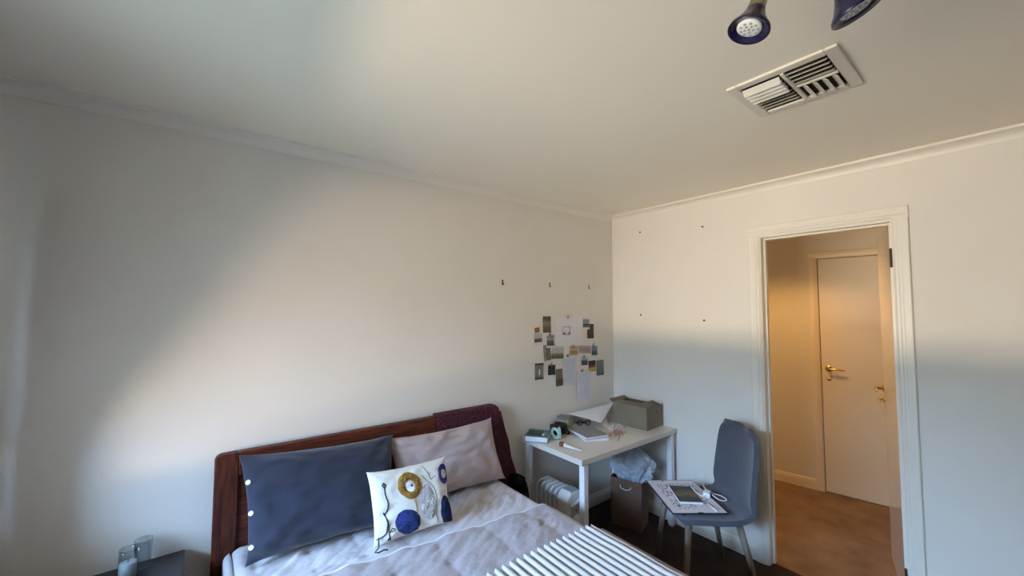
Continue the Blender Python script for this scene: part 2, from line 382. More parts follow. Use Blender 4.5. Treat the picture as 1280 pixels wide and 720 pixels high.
struct('baseboard_right_near', MB().prism([(-d, z) for d, z in BB], YF, -1.863, 'y'), M['trim'], 'painted skirting board right of doorway')

# ------------------------------------------------------------------ doorway: lining, stops, architraves, hinges
d1 = struct_root('door_1', 'open doorway with cream moulded architrave and bare hinges', (0, -1.485, 0))
y0 = 1.485
def arch_prof(outer, inner):
    """architrave section between outer edge and inner edge (y), returns (x,y)"""
    s = 1 if inner > outer else -1; w = abs(inner-outer)
    pts = [(0, 0), (-0.012, 0), (-0.017, 0.004), (-0.018, w*0.42), (-0.016, w*0.5), (-0.016, w*0.62), (-0.012, w*0.70), (-0.012, w*0.84), (-0.008, w*0.92), (-0.006, w), (0, w)]
    return [(x, outer+s*t) for x, t in pts]
CO, CI, CT = (-1.863, -1.110), (-1.797, -1.172), (2.126, 2.062)
def casing(name, lo, li, vertical, a, b):
    mb = MB(); P = arch_prof(lo, li)
    if vertical: mb.prism([(x, y+y0) for x, y in P], a, b, 'z')
    else: mb.prism([(x, z) for x, z in P], a+y0, b+y0, 'y')
    return mb.build(name, M['trim'], d1)
casing('architrave', CO[1], CI[1], True, 0, CT[0]-0.064)
casing('architrave', CO[0], CI[0], True, 0, CT[0]-0.064)
casing('architrave', CT[0], CT[1], False, CO[0], CO[1])
JL, JR, JT = -1.178, -1.792, 2.052
box(0, 0.10, JL+y0, OY1+y0, 0, OZ).build('door_lining', M['trim'], d1)
box(0, 0.10, OY0+y0, JR+y0, 0, OZ).build('door_lining', M['trim'], d1)
box(0, 0.10, JR+y0, JL+y0, JT, OZ).build('door_lining', M['trim'], d1)
box(0.042, 0.072, JL-0.012+y0, JL+y0, 0, JT-0.012).build('door_stop', M['trim'], d1, bevel=0.002)
box(0.042, 0.072, JR+y0, JR+0.012+y0, 0, JT-0.012).build('door_stop', M['trim'], d1, bevel=0.002)
box(0.042, 0.072, JR+y0, JL+y0, JT-0.012, JT).build('door_stop', M['trim'], d1, bevel=0.002)
for z in (0.24, 1.86):
    h = MB(); h.tube([(-0.004, JR+y0+0.001, z-0.05), (-0.004, JR+y0+0.001, z+0.05)], 0.006, 10)
    h.box(0.0, 0.03, JR+y0, JR+y0+0.002, z-0.05, z+0.05)
    h.build('hinge', M['bronze'], d1)

# ------------------------------------------------------------------ hallway beyond
HA = math.radians(8.2)      # the far hall wall stands slightly askew
hw = struct_root('wall_hall', 'warm lit hallway wall with a closed door', (1.512, -1.085, 0), HA)
# local axes: +y along the wall (towards +y), -x towards the bedroom
DL, DR, DT = 0.0, -0.68, 2.045
wm = MB(); wm.box(0, 0.1, 0.0, 2.2, 0, H); wm.box(0, 0.1, DR, 0.0, DT, H); wm.box(0, 0.1, -2.6, DR, 0, H)
wm.build('wall_face', M['hallwall'], hw)
MB().prism([(-d, z) for d, z in BB], 0.062, 2.2, 'y').build('skirting', M['doorpaint'], hw)
d2 = struct_root('door_2', 'closed flush hallway door with brass lever handle', (1.512, -1.085, 0), HA)
box(0.006, 0.044, DR+0.004, DL-0.004, 0.006, DT-0.004).build('door_leaf', M['doorpaint'], d2, bevel=0.002)
box(0.045, 0.06, DR, DL, 0, DT).build('door_backing', M['ventdark'], d2)
def arc2(a, b): return [(0, a), (-0.010, a), (-0.012, a+(b-a)*0.1), (-0.012, a+(b-a)*0.55), (-0.008, a+(b-a)*0.9), (-0.006, b), (0, b)]
MB().prism(arc2(0.062, 0.004), 0, DT+0.004, 'z').build('architrave', M['doorpaint'], d2)
MB().prism(arc2(DR-0.062, DR-0.004), 0, DT+0.004, 'z').build('architrave', M['doorpaint'], d2)
MB().prism(arc2(DT+0.062, DT+0.004), DR-0.062, 0.062, 'y').build('architrave', M['doorpaint'], d2)
def lever(parent, x, y, z, sgn_y, face=-1, rose2=None):
    """lever handle standing off a face at x; lever runs along sgn_y"""
    hd = MB(); hd.lathe([(0, 0), (0.025, 0), (0.026, 0.004), (0.022, 0.008), (0.011, 0.010), (0.010, 0.045), (0, 0.047)], 20, (x, y, z), (face, 0, 0))
    hx = x+face*0.043
    hd.tube([(hx, y-sgn_y*0.008, z), (hx, y+sgn_y*0.02, z), (hx+face*0.006, y+sgn_y*0.05, z+0.003), (hx+face*0.004, y+sgn_y*0.085, z), (hx-face*0.002, y+sgn_y*0.112, z-0.004)], [0.008, 0.010, 0.0085, 0.008, 0.005], 12)
    h = hd.build('lever_handle', M['brass'], parent, smooth=True)
    return h
lever(d2, 0.006, -0.055, 1.072, -1)
esc = MB(); esc.lathe([(0, 0), (0.019, 0), (0.020, 0.003), (0.015, 0.006), (0, 0.007)], 18, (0.006, -0.055, 0.985), (-1, 0, 0)); esc.build('lock_escutcheon', M['brass'], d2, smooth=True)
box(0.0, 0.03, -0.004, 0.0, 1.05, 1.095).build('latch_plate', M['bronze'], d2)

LA = math.atan2(-1.622+1.768, 0.72-0.115)
d3 = struct_root('door_3', 'glossy door leaf swung open into the hallway, seen edge on', (0.115, -1.768, 0), LA)
box(0, 0.622, -0.036, 0.0, 0.012, 2.05).build('door_leaf', M['leafgloss'], d3, bevel=0.002)
def lever3(z, big):
    hd = MB(); k = 1.0 if big else 0.7
    hd.lathe([(0, 0), (0.025*k, 0), (0.026*k, 0.004), (0.022*k, 0.008), (0.011*k, 0.010), (0.010*k, 0.045*k), (0, 0.047*k)], 20, (0.565, 0, z), (0, 1, 0))
    hy = 0.043*k
    hd.tube([(0.573, hy, z), (0.545, hy, z), (0.515, hy+0.006, z+0.003*k), (0.565-0.085*k, hy+0.004, z), (0.565-0.112*k, hy, z-0.004)], [0.008*k, 0.010*k, 0.0085*k, 0.008*k, 0.005], 12)
    return hd.build('lever_handle' if big else 'thumb_turn', M['brass'], d3, smooth=True)
lever3(1.082, True); lever3(1.01, False)
struct('wall_hall_near', box(0.0, 0.10, 0.12, 1.3, 0, H), M['hallwall'], 'near wall of the hallway beyond the bedroom corner')
struct('wall_hall_end', box(0.10, 3.0, 1.2, 1.3, 0, H), M['hallwall'], 'end wall of the hallway')
struct('wall_hall_side', box(0.10, 3.0, -2.7, -2.6, 0, H), M['hallwall'], 'other end wall of the hallway')

# ------------------------------------------------------------------ window in wall_left, with tied curtain
w1 = struct_root('window_1', 'bedroom window with white frame and one wide pane', (XL-0.06, -1.075, 0))
hy = (WY1-WY0)/2
box(-0.03, 0.03, -hy, hy, WZ0, WZ0+0.05).build('window_frame', M['trim'], w1)
box(-0.03, 0.03, -hy, hy, WZ1-0.05, WZ1).build('window_frame', M['trim'], w1)
box(-0.03, 0.03, -hy, -hy+0.05, WZ0+0.05, WZ1-0.05).build('window_frame', M['trim'], w1)
box(-0.03, 0.03, hy-0.05, hy, WZ0+0.05, WZ1-0.05).build('window_frame', M['trim'], w1)
box(0.03, 0.11, -hy-0.03, hy+0.03, WZ0-0.03, WZ0).build('window_sill', M['trim'], w1, bevel=0.004)
box(-0.003, 0.003, -hy+0.05, hy-0.05, WZ0+0.05, WZ1-0.05).build('pane', M['pane'], w1)
cr = thing('curtain', 'heavy charcoal curtain tied back beside the window', 'curtain', (XL+0.10, -0.136, 0))
def cur(u, v):
    z = 2.24-2.16*v
    if z > 1.18: e = 0.135+(z-1.18)/(2.24-1.18)*0.58
    else: e = 0.135+0.05*smooth01((1.18-z)/0.8)
    amp = 0.012+0.018*abs(z-1.18)/1.0
    return (amp*math.sin(u*PI*14)+0.01*math.sin(u*9+z*3), 0.0-u*e, z)
MB().grid(cur, 90, 40, 0.004).build('curtain_cloth', M['curtain'], cr, smooth=True)
MB().tube([(0.0, -1.95, 2.27), (0.0, 0.12, 2.27)], 0.014, 12).build('curtain_rod', M['whitemetal'], cr)
MB().tube([(-0.02, 0.005, 1.18), (0.03, -0.01, 1.17), (0.035, -0.06, 1.16), (0.03, -0.11, 1.17), (-0.02, -0.125, 1.18)], 0.02, 8).build('tie_back', M['curtain'], cr)

# ------------------------------------------------------------------ ceiling vent
vt = thing('ceiling_vent', 'square cream ceiling vent with four sets of louvres', 'vent', (-1.178, -1.725, H))
hw2 = 0.163; iw = 0.128
fr = MB()
# frame laid out with mitred bevel: outer edge thin, raised towards opening
for a, b, c2, d in ((-hw2, hw2, -hw2, -iw), (-hw2, hw2, iw, hw2), (-hw2, -iw, -iw, iw), (iw, hw2, -iw, iw)):
    fr.box(a, b, c2, d, -0.010, 0.0)
fr.build('vent_frame', M['vent'], vt, bevel=0.004)
box(-iw, iw, -iw, iw, -0.0015, 0.0).build('duct_back', M['ventdark'], vt)
def blade(x, y, length, w, along, tilt, z=-0.010):
    mb = MB(); ca, sa = math.cos(tilt)*w/2, math.sin(tilt)*w/2; t = 0.0012
    pr = [(-ca-t, -sa), (-ca+t, -sa-t), (ca+t, sa), (ca-t, sa+t)]
    if along == 'y': mb.prism([(x+p, z+q) for p, q in pr], y-length/2, y+length/2, 'y')
    else: mb.prism([(y+p, z+q) for p, q in pr], x-length/2, x+length/2, 'x')
    return mb.build('louvre', M['vent'], vt)
box(-iw, iw, -0.010, 0.002, -0.013, -0.002).build('vent_divider', M['vent'], vt, bevel=0.002)
box(0.0, 0.012, -iw, -0.010, -0.013, -0.002).build('vent_divider', M['vent'], vt, bevel=0.002)
for i in range(4): blade(-0.108+i*0.027, 0.066, 0.118, 0.026, 'y', math.radians(-48), z=-0.020)
for i in range(4): blade(0.012+i*0.026, 0.066, 0.118, 0.018, 'y', math.radians(32), z=-0.010)
for i in range(4): blade(-0.110+i*0.029, -0.069, 0.112, 0.020, 'y', math.radians(35), z=-0.010)
for i in range(4): blade(0.070, -0.030-i*0.028, 0.108, 0.024, 'x', math.radians(38), z=-0.011)

# ------------------------------------------------------------------ ceiling spotlights (switched off)
sg = thing('ceiling_spotlight', 'ceiling spotlight bar with two navy bell shaped lamp heads', 'ceiling light', (-1.845, -1.925, H))
def W2L(p, o): return Vector(p)-Vector(o.location)
base = MB(); base.lathe([(0, 0), (0.055, 0), (0.055, -0.012), (0.045, -0.022), (0, -0.024)], 28); base.build('ceiling_rose', M['agedbrass'], sg, smooth=True)
MB().tube([(-0.020, 0.048, -0.034), (0, 0, -0.034), (-0.006, -0.060, -0.034)], 0.009, 12).build('light_bar', M['agedbrass'], sg, smooth=True)
MB().tube([(0, 0, -0.02), (0, 0, -0.048)], 0.008, 12).build('bar_stem', M['agedbrass'], sg)
def head(face, axis, k, joint):
    """bell shade: face = centre of the lens plane, axis = shining direction"""
    ax = Vector(axis).normalized(); fl = W2L(face, sg)
    prof = [(0.0, -0.050), (0.0195, -0.050), (0.0200, -0.046), (0.025, -0.034), (0.034, -0.017), (0.0425, -0.006), (0.0440, 0.0), (0.0430, 0.002), (0.036, -0.003), (0.0275, -0.008), (0, -0.009)]
    sh = MB().lathe([(r*k, z*k) for r, z in prof], 36, fl, ax).build('lamp_shade', M['navyglaze'], sg, smooth=True)
    MB().lathe([(0, -0.012*k), (0.0258*k, -0.012*k), (0.0262*k, -0.005*k), (0.023*k, -0.003*k), (0, -0.0025*k)], 30, fl, ax).build('lamp_lens', M['lens'], sh, smooth=True)
    q = Vector((0, 0, 1)).rotation_difference(ax)
    for n, rr in ((1, 0.0), (5, 0.009), (9, 0.0175)):
        for i in range(n):
            a = 2*PI*i/n
            c = fl+q @ Vector((rr*k*math.cos(a), rr*k*math.sin(a), -0.0027*k))
            MB().lathe([(0, -0.001), (0.0033*k, -0.001), (0.003*k, 0.001), (0, 0.0013)], 10, c, ax).build('lamp_diode', M['lensdot'], sh)
    b0 = fl-ax*0.049*k; b1 = fl-ax*0.104*k
    MB().lathe([(0.0, 0), (0.0190*k, 0), (0.0190*k, 0.004), (0.0178*k, 0.006), (0.0172*k, 0.052*k), (0.014*k, 0.056*k), (0, 0.056*k)], 24, b0, -ax).build('lamp_socket', M['agedbrass'], sg, smooth=True)
    MB().tube([b1, (b1+Vector(joint))/2+Vector((0, 0, 0.004)), Vector(joint)], 0.007, 10).build('swivel_arm', M['agedbrass'], sg, smooth=True)
    return sh
head((-1.899, -1.852, 2.207), (-0.239, 0.230, -0.943), 0.98, (-0.020, 0.048, -0.034))
head((-1.813, -2.020, 2.189), (0.264, -0.296, -0.918), 1.0, (-0.006, -0.060, -0.034))

# ------------------------------------------------------------------ picture hooks and nails on the walls
for i, (x, lab) in enumerate(((-1.205, 'small dark picture hook on bed wall, nearest the bed'), (-0.758, 'small dark picture hook on bed wall, middle of three'), (-0.313, 'small dark picture hook on bed wall, nearest the corner'))):
    hk = thing('picture_hook', lab, 'hook', (x, 0, 1.772), group='picture hooks on the bed wall')
    box(-0.006, 0.006, -0.003, 0, -0.018, 0.018).build('hook_plate', M['bronze'] if i == 0 else M['clipsteel'], hk, bevel=0.001)
    MB().tube([(0, -0.002, -0.006), (0, -0.012, -0.016), (0, -0.014, -0.008)], 0.0022, 8).build('hook_arm', M['bronze'] if i == 0 else M['clipsteel'], hk)
for y, z, lab in ((-0.291, 2.22, 'upper nail on doorway wall beside the corner'), (-0.809, 2.182, 'upper nail on doorway wall nearer the architrave'),
                  (-0.287, 1.54, 'lower nail on doorway wall beside the corner'), (-0.805, 1.507, 'lower nail on doorway wall nearer the architrave')):
    nl = thing('wall_nail', lab, 'nail', (0, y, z), group='nails on the doorway wall')
    MB().tube([(0, 0, 0), (-0.012, 0, 0.003)], 0.0028, 8).build('nail_shank', M['clipsteel'], nl)
    MB().lathe([(0, 0), (0.007, 0), (0.006, 0.003), (0, 0.004)], 12, (-0.012, 0, 0.003), (-1, 0, 0.25)).build('nail_head', M['bronze'], nl)

# ------------------------------------------------------------------ bed
BX0, BX1, BY0, BY1, BT = -2.705, -1.368, -0.095, -1.990, 0.530
bed = thing('bed', 'red brown wooden double bed frame with tall headboard', 'bed', (-2.037, 0, 0))
bx = 2.037
def rounded_rect(x0, x1, z0, z1, r, n=6):
    p = [(x0, z0), (x1, z0)]
    p += [(x1-r+r*math.cos(a), z1-r+r*math.sin(a)) for a in [PI/2*i/n for i in range(n+1)]]
    p += [(x0+r+r*math.cos(a), z1-r+r*math.sin(a)) for a in [PI/2+PI/2*i/n for i in range(n+1)]]
    return p
HX0, HX1, HZ = -2.772, -1.302, 0.961
# upright stiles with rounded outer top corners
def stile(x0, x1, left):
    r = 0.026; p = []
    if left:
        p = [(x0, 0.0), (x1, 0.0), (x1, HZ)] + [(x0+r+r*math.cos(a), HZ-r+r*math.sin(a)) for a in [PI/2+PI/2*i/6 for i in range(7)]]
    else:
        p = [(x0, 0.0), (x1, 0.0)] + [(x1-r+r*math.cos(a), HZ-r+r*math.sin(a)) for a in [PI/2*i/6 for i in range(7)]] + [(x0, HZ)]
    return MB().prism([(a+bx, b) for a, b in p], -0.078, -0.036, 'y').build('headboard_stile', M['redwood_v'], bed, bevel=0.004)
stile(HX0, HX0+0.085, True); stile(HX1-0.085, HX1, False)
box(HX0+0.0855+bx, HX1-0.0855+bx, -0.077, -0.037, 0.862, HZ-0.0005).build('headboard_rail', M['redwood_h'], bed, bevel=0.004)
box(HX0+0.0855+bx, HX1-0.0855+bx, -0.077, -0.037, 0.30, 0.42).build('headboard_rail', M['redwood_h'], bed, bevel=0.004)
box(HX0+0.0855+bx, HX1-0.0855+bx, -0.066, -0.044, 0.421, 0.861).build('headboard_panel', M['redwood_h'], bed)
for x in (BX0-0.03, BX1+0.008): box(x+bx, x+0.022+bx, -2.02, -0.079, 0.20, 0.33).build('side_rail', M['redwood_h'], bed, bevel=0.003)
box(BX0-0.03+bx, BX1+0.03+bx, -2.045, -2.0205, 0.20, 0.36).build('foot_rail', M['redwood_h'], bed, bevel=0.003)
for x in (BX0-0.03, BX1-0.03): box(x+bx, x+0.06+bx, -2.045, -1.985, 0, 0.199).build('leg', M['redwood_v'], bed, bevel=0.003)
box(BX0-0.007+bx, BX1+0.007+bx, -2.0, -0.10, 0.20, 0.25).build('slat_base', M['redwood_h'], bed)
mt = tag(box(BX0, BX1, BY1, BY0, 0.251, BT).build('mattress', M['mattress'], bevel=0.04, seg=4), 'white double mattress under the pale bedding', 'mattress')

def bedding(x0, x1, y0, y1, lift, z_low, wrinkle, groove, seed, side_wave=0.010):
    wflat = x1-x0; drop = BT+lift-z_low
    tot = drop+wflat+drop; r = 0.04
    def fn(u, v):
        s = u*tot; y = y0+(y1-y0)*v
        sx, sz, fl = 0, 0, 0
        if s < drop:                       # left fall
            sx = x0-lift; sz = z_low+s
            k = smooth01((sz-(BT+lift-r))/r); sx += r*k*k*0.6
        elif s < drop+wflat:
            t = s-drop; sx = x0+t; sz = BT+lift
            e = min(t, wflat-t)
            if e < r: sz -= (r-e)**2/r*0.55
            fl = smooth01(e/0.10)
        else:
            t = s-drop-wflat; sx = x1+lift; sz = BT+lift-0.022-t*(1-0.022/drop)
            k = smooth01(1-t/r); sx -= r*k*k*0.6
        w = 0
        if fl > 0:
            calm = 1-0.75*smooth01((-0.44-y)/0.10) if y1 > -1 else 1.0
            p = sx*0.85+y*0.52; q = -sx*0.52+y*0.85
            w += wrinkle*calm*(0.6*nz(p*1.0, q*2.6, seed, 3.2)-0.75*abs(nz(p*1.3+1, q*4.2, seed, 3.4))+0.3*nz(p*3.0, q*9.0, seed+2, 4.0)-0.35*abs(nz(p*2.2, q*8.0, seed+7, 5.0)))*fl
            if groove:
                g = groove; a = (sx+0.06*nz(sx, y, seed+3, 2))/g; b = (y+0.06*nz(sx, y, seed+5, 2))/g
                da = abs(a-round(a))*g; db = abs(b-round(b))*g
                w += 0.009*fl*calm*(min(1, da/0.05)**0.6*min(1, db/0.05)**0.6-0.75)
            sz += max(w+0.3*wrinkle*calm*fl, -0.6*lift)
        else:
            sx += (1 if s > drop else -1)*side_wave*(0.6+math.sin(y*19+seed)*0.7*(1-smooth01((sz-z_low)/drop)))*(1-smooth01((sz-z_low)/drop))
        return (sx, y, sz)
    return fn
shf = MB().grid(bedding(BX0, BX1, -0.082, -0.70, 0.022, 0.36, 0.036, 0.19, 1.3), 170, 80, 0.004)
tag(shf.build('quilted_sheet', M['sheet'], smooth=True), 'crumpled quilted pale lilac sheet under the pillows', 'sheet')
qf = bedding(BX0-0.004, BX1+0.004, -0.575, -2.0, 0.040, 0.27, 0.017, 0.22, 4.1, 0.016)
def qf2(u, v):
    x, y, z = qf(u, v)
    return (x, y-0.10*(max(BX0, min(BX1, x))+1.98)*(1-v), z)
quilt = tag(MB().grid(qf2, 170, 170, 0.004).build('quilt', M['quilt'], smooth=True), 'pale grey linen quilt with a piped top edge', 'quilt')
pp = [qf2(0.165+0.67*i/60, 0.0) for i in range(61)]
MB().tube([(p[0], p[1]+0.001, p[2]+0.003) for p in pp], 0.0055, 8).build('piping', M['piping'], quilt, smooth=True)

# ribbed striped throw across the bed
PER = 0.0362
def throw(u, v):
    tot = 0.92+0.24; s = u*tot; y = -0.935-0.80*v
    xr = BX1+0.008
    if s < 0.92:
        x = xr-0.92+s; e = 0.92-s
        z = BT+0.060+0.004*nz(x, y, 9, 5)
        if e < 0.04: z -= (0.04-e)**2/0.04*0.6
        x += 0.012*nz(x*1.5, y*3.2, 2, 2.2)*(0.2+v)
        z += 0.0050*math.cos(2*PI*s/PER)
    else:
        t = s-0.92; x = xr+0.046+0.006*math.cos(2*PI*s/PER)+0.015*math.sin(y*11)*t/0.24; z = BT+0.032-t
    y += 0.010*math.cos(2*PI*s/PER)*(1-smooth01(v*12))+0.015*nz(s, 0, 5, 3)*(1-v)
    return (x, y, z)
tm = MB(); NU, NV = 256, 50; tm.grid(throw, NU, NV, 0.004)
M['stripes'] = stripe_mat('white_grey_stripe', (0.66, 0.64, 0.645), (0.30, 0.30, 0.34), PER, 0.50)
to = tag(tm.build('striped_throw', M['stripes'], smooth=True), 'ribbed white and grey striped throw across bed end', 'throw')
uvl = to.data.uv_layers.new(name='UVMap'); wv = NU+1; nv_top = wv*(NV+1)
for lp in to.data.loops:
    vi = lp.vertex_index % nv_top; i = vi % wv; j = vi//wv
    uvl.data[lp.index].uv = (i/NU*1.16+PER*0.25, j/NV*0.8)

# ------------------------------------------------------------------ pillows
class Pillow:
    def __init__(s, bl, br, tl, tr, T, seed, sag=0.0, wr=0.012, pinch=0.05, n=(0, -1, 0)):
        s.c = [Vector(p) for p in (bl, br, tl, tr)]; s.T = T; s.seed = seed; s.wr = wr; s.pinch = pinch; s.sag = sag
        a = (s.c[1]-s.c[0]+s.c[3]-s.c[2]); b = (s.c[2]-s.c[0]+s.c[3]-s.c[1]); s.n = a.cross(b).normalized()
        if s.n.y > 0: s.n = -s.n
    def at(s, u, v, side=1, off=0.0):
        p, q = u, v
        ear = 0.022*(abs(u)*abs(v))**12
        uu = u*(1-s.pinch*(1-v*v)*abs(u)**3+ear+0.012*nz(v*3, u, s.seed+9)*abs(u)**4); vv = v*(1-s.pinch*1.2*(1-u*u)*abs(v)**3+ear*1.3+0.02*nz(u*3, v, s.seed+5)*abs(v)**4)
        bl, br, tl, tr = s.c; x, y = (uu+1)/2, (vv+1)/2
        base = bl*(1-x)*(1-y)+br*x*(1-y)+tl*(1-x)*y+tr*x*y
        th = s.T*max(0, (1-abs(u)**2.6))**0.55*max(0, (1-abs(v)**2.6))**0.55
        th *= 1-s.sag*0.35*v
        w = s.wr*(nz(u*1.4, v*1.4, s.seed, 1.6)+0.6*nz(u*2.3+4, v*3.0, s.seed, 2.1)+0.35*nz(u*6, v*6, s.seed+2, 1.5)-0.7*abs(nz(u*1.2+v, v*3.4-u*0.8, s.seed+4, 1.3))+0.4)
        # creases fanning out of the corners
        rr = max(abs(u), abs(v)); w += 0.7*s.wr*math.sin(11*math.atan2(v, u)+s.seed+4*nz(u, v, s.seed, 2))*smooth01((rr-0.55)/0.3)*(1-rr**8)
        edge = 1-max(abs(u), abs(v))**10
        return base+s.n*(side*(th*0.62+0.002+w*edge)+off*(1 if side > 0 else -1))
    def mesh(s, N=44):
        mb = MB(); vs = []; 
        pr = [math.sin(PI/2*(-1+2*i/N)) for i in range(N+1)]
        for side in (1, -1):
            for j in range(N+1):
                for i in range(N+1): vs.append(s.at(pr[i], pr[j], side))
        w = N+1; fs = []; o = w*w
        for j in range(N):
            for i in range(N):
                f = (j*w+i, j*w+i+1, (j+1)*w+i+1, (j+1)*w+i)
                fs.append(f); fs.append(tuple(o+q for q in f[::-1]))
        for i in range(N):
            fs.append((i+1, i, o+i, o+i+1)); a = N*w; fs.append((a+i, a+i+1, o+a+i+1, o+a+i))
            fs.append((i*w, (i+1)*w, o+(i+1)*w, o+i*w)); fs.append(((i+1)*w+N, i*w+N, o+i*w+N, o+(i+1)*w+N))
        return mb.add(vs, fs)
navy = Pillow((-2.665, -0.300, 0.585), (-2.075, -0.345, 0.585), (-2.690, -0.150, 0.965), (-2.030, -0.150, 0.925), 0.10, 3.1, sag=0.3, wr=0.013)
npl = tag(navy.mesh().build('pillow', M['navycloth'], smooth=True), 'large slate blue pillow with three white buttons', 'pillow')
for v in (0.46, -0.12, -0.72):
    p = navy.at(-0.965, v, 1, 0.004)
    b = MB().lathe([(0, 0), (0.009, 0), (0.010, 0.003), (0.008, 0.004), (0.005, 0.003), (0, 0.003)], 16, p, navy.n+Vector((-0.3, 0, 0))).build('button', M['plastic'], npl, smooth=True)
pink = Pillow((-2.03, -0.235, 0.580), (-1.372, -0.255, 0.578), (-2.045, -0.135, 0.905), (-1.395, -0.140, 0.905), 0.085, 8.4, sag=0.3, wr=0.016, pinch=0.06)
tag(pink.mesh().build('pillow', M['pinkcloth'], smooth=True), 'dusty pink pillow leaning on the headboard beside burgundy scarf', 'pillow')
cu = Pillow((-2.222, -0.470, 0.577), (-1.858, -0.490, 0.577), (-2.232, -0.385, 0.858), (-1.845, -0.375, 0.838), 0.07, 5.7, wr=0.008, pinch=0.04)
cush = tag(cu.mesh(40).build('cushion', M['creamcloth'], smooth=True), 'small cream cushion embroidered with mustard and blue circles', 'cushion')
# layout of the embroidery on the cushion front (sketch units -> u,v of the cushion)
QC = [(92, 178), (630, 78), (655, 505), (115, 670)]      # top left, top right, bottom right, bottom left
def uv_of(px, py):
    u, v = 0.5, 0.5
    for _ in range(12):
        def ev(a, b):
            return [(1-a)*(1-b)*QC[3][k]+a*(1-b)*QC[2][k]+(1-a)*b*QC[0][k]+a*b*QC[1][k] for k in (0, 1)]
        x, y = ev(u, v); e = 1e-4
        xu, yu = ev(u+e, v); xv, yv = ev(u, v+e)
        a, b, c2, d = (xu-x)/e, (xv-x)/e, (yu-y)/e, (yv-y)/e; det = a*d-b*c2
        rx, ry = px-x, py-y
        u += (d*rx-b*ry)/det; v += (a*ry-c2*rx)/det
    return (max(-0.985, min(0.985, 2*u-1)), max(-0.985, min(0.985, 2*v-1)))
def patch(name, cx, cy, rx, ry, m, rin=0.0, h=0.006, rough=0.06, tilt=0.0, seed=0):
    mb = MB(); n, k = 40, 5; vs = []; fs = []
    rows = []
    for i in range(k+1):
        t = rin+(1-rin)*i/k; hh = h*(1-abs(2*(i/k)-1)**6) if rin else h*(1-(i/k)**6)
        row = []
        for j in range(n):
            a = 2*PI*j/n; ww = 1+rough*nz(math.cos(a)*2, math.sin(a)*2, seed+cx, 1.3)
            ax, ay = rx*t*ww*math.cos(a), ry*t*ww*math.sin(a)
            qx = ax*math.cos(tilt)-ay*math.sin(tilt); qy = ax*math.sin(tilt)+ay*math.cos(tilt)
            u, v = uv_of(cx+qx, cy+qy)
            row.append(cu.at(u, v, 1, 0.0012+max(0, hh)+0.0012*nz(qx, qy, seed, 0.35)))
        rows.append(row)
    vs = [p for r in rows for p in r]
    for i in range(k):
        for j in range(n): fs.append((i*n+j, i*n+(j+1) % n, (i+1)*n+(j+1) % n, (i+1)*n+j))
    if not rin or rin < 0.02: fs.append(tuple(range(n)))
    return mb.add(vs, fs).build(name, m, cush, smooth=True)
def stitch(name, pts, r, m, off=0.002):
    path = []
    for i in range(len(pts)-1):
        for k in range(4):
            t = k/4; path.append((pts[i][0]+(pts[i+1][0]-pts[i][0])*t, pts[i][1]+(pts[i+1][1]-pts[i][1])*t))
    path.append(pts[-1])
    MB().tube([cu.at(*uv_of(*p), 1, off) for p in path], r, 6).build(name, m, cush, smooth=True)
patch('mustard_ring', 337, 272, 78, 93, M['mustard'], rin=0.42)
patch('white_flower_eye', 343, 278, 34, 41, M['creamcloth'], h=0.004)
patch('blue_dot', 348, 273, 9, 10, M['bluewool'], h=0.007)
patch('blue_circle', 315, 515, 86, 86, M['bluewool'], h=0.007)
patch('blue_ring', 600, 193, 50, 70, M['bluewool'], rin=0.46)
patch('cream_flower_eye', 606, 193, 22, 31, M['creamcloth'], h=0.004)
patch('gold_dot', 605, 184, 6, 7, M['goldthread'], h=0.006)
patch('navy_oval', 600, 440, 52, 104, M['navywool'], h=0.008, tilt=-0.12)
patch('grey_tufted_leaf', 456, 385, 58, 118, M['greywool'], h=0.005, tilt=-0.08)
stitch('gold_stem', [(362, 365), (372, 420), (384, 520), (390, 600)], 0.0015, M['goldthread'])
stitch('blue_stem', [(330, 598), (330, 622)], 0.0018, M['navywool'])
stitch('green_outline', [(428, 205), (465, 245), (505, 290), (522, 350), (515, 440), (525, 520)], 0.0014, M['greenthread'])
stitch('green_twig', [(440, 130), (475, 195), (485, 235), (525, 205)], 0.0012, M['greenthread'])
stitch('navy_stem', [(640, 268), (632, 320), (624, 375)], 0.0016, M['navywool'])
stitch('black_cord', [(172, 285), (160, 268), (168, 252), (180, 268), (172, 290), (180, 352), (188, 372), (186, 425), (172, 462), (160, 452), (175, 478), (184, 530), (176, 585), (158, 606), (120, 626)], 0.0024, M['blackcord'])
stitch('black_cord', [(180, 490), (190, 540), (192, 600), (204, 625), (186, 632), (196, 610), (208, 640), (208, 655)], 0.0020, M['blackcord'])
stitch('black_cord', [(196, 580), (210, 552), (232, 560), (215, 572), (196, 580)], 0.0016, M['blackcord'])
cl = [cu.at(-0.93, -0.80, 1, 0.004), Vector((-2.222, -0.515, 0.595)), Vector((-2.240, -0.522, 0.584)), Vector((-2.228, -0.532, 0.584)), Vector((-2.205, -0.530, 0.586)), Vector((-2.190, -0.535, 0.584))]
MB().tube(cl, 0.0028, 8).build('black_cord', M['blackcord'], cush, smooth=True)

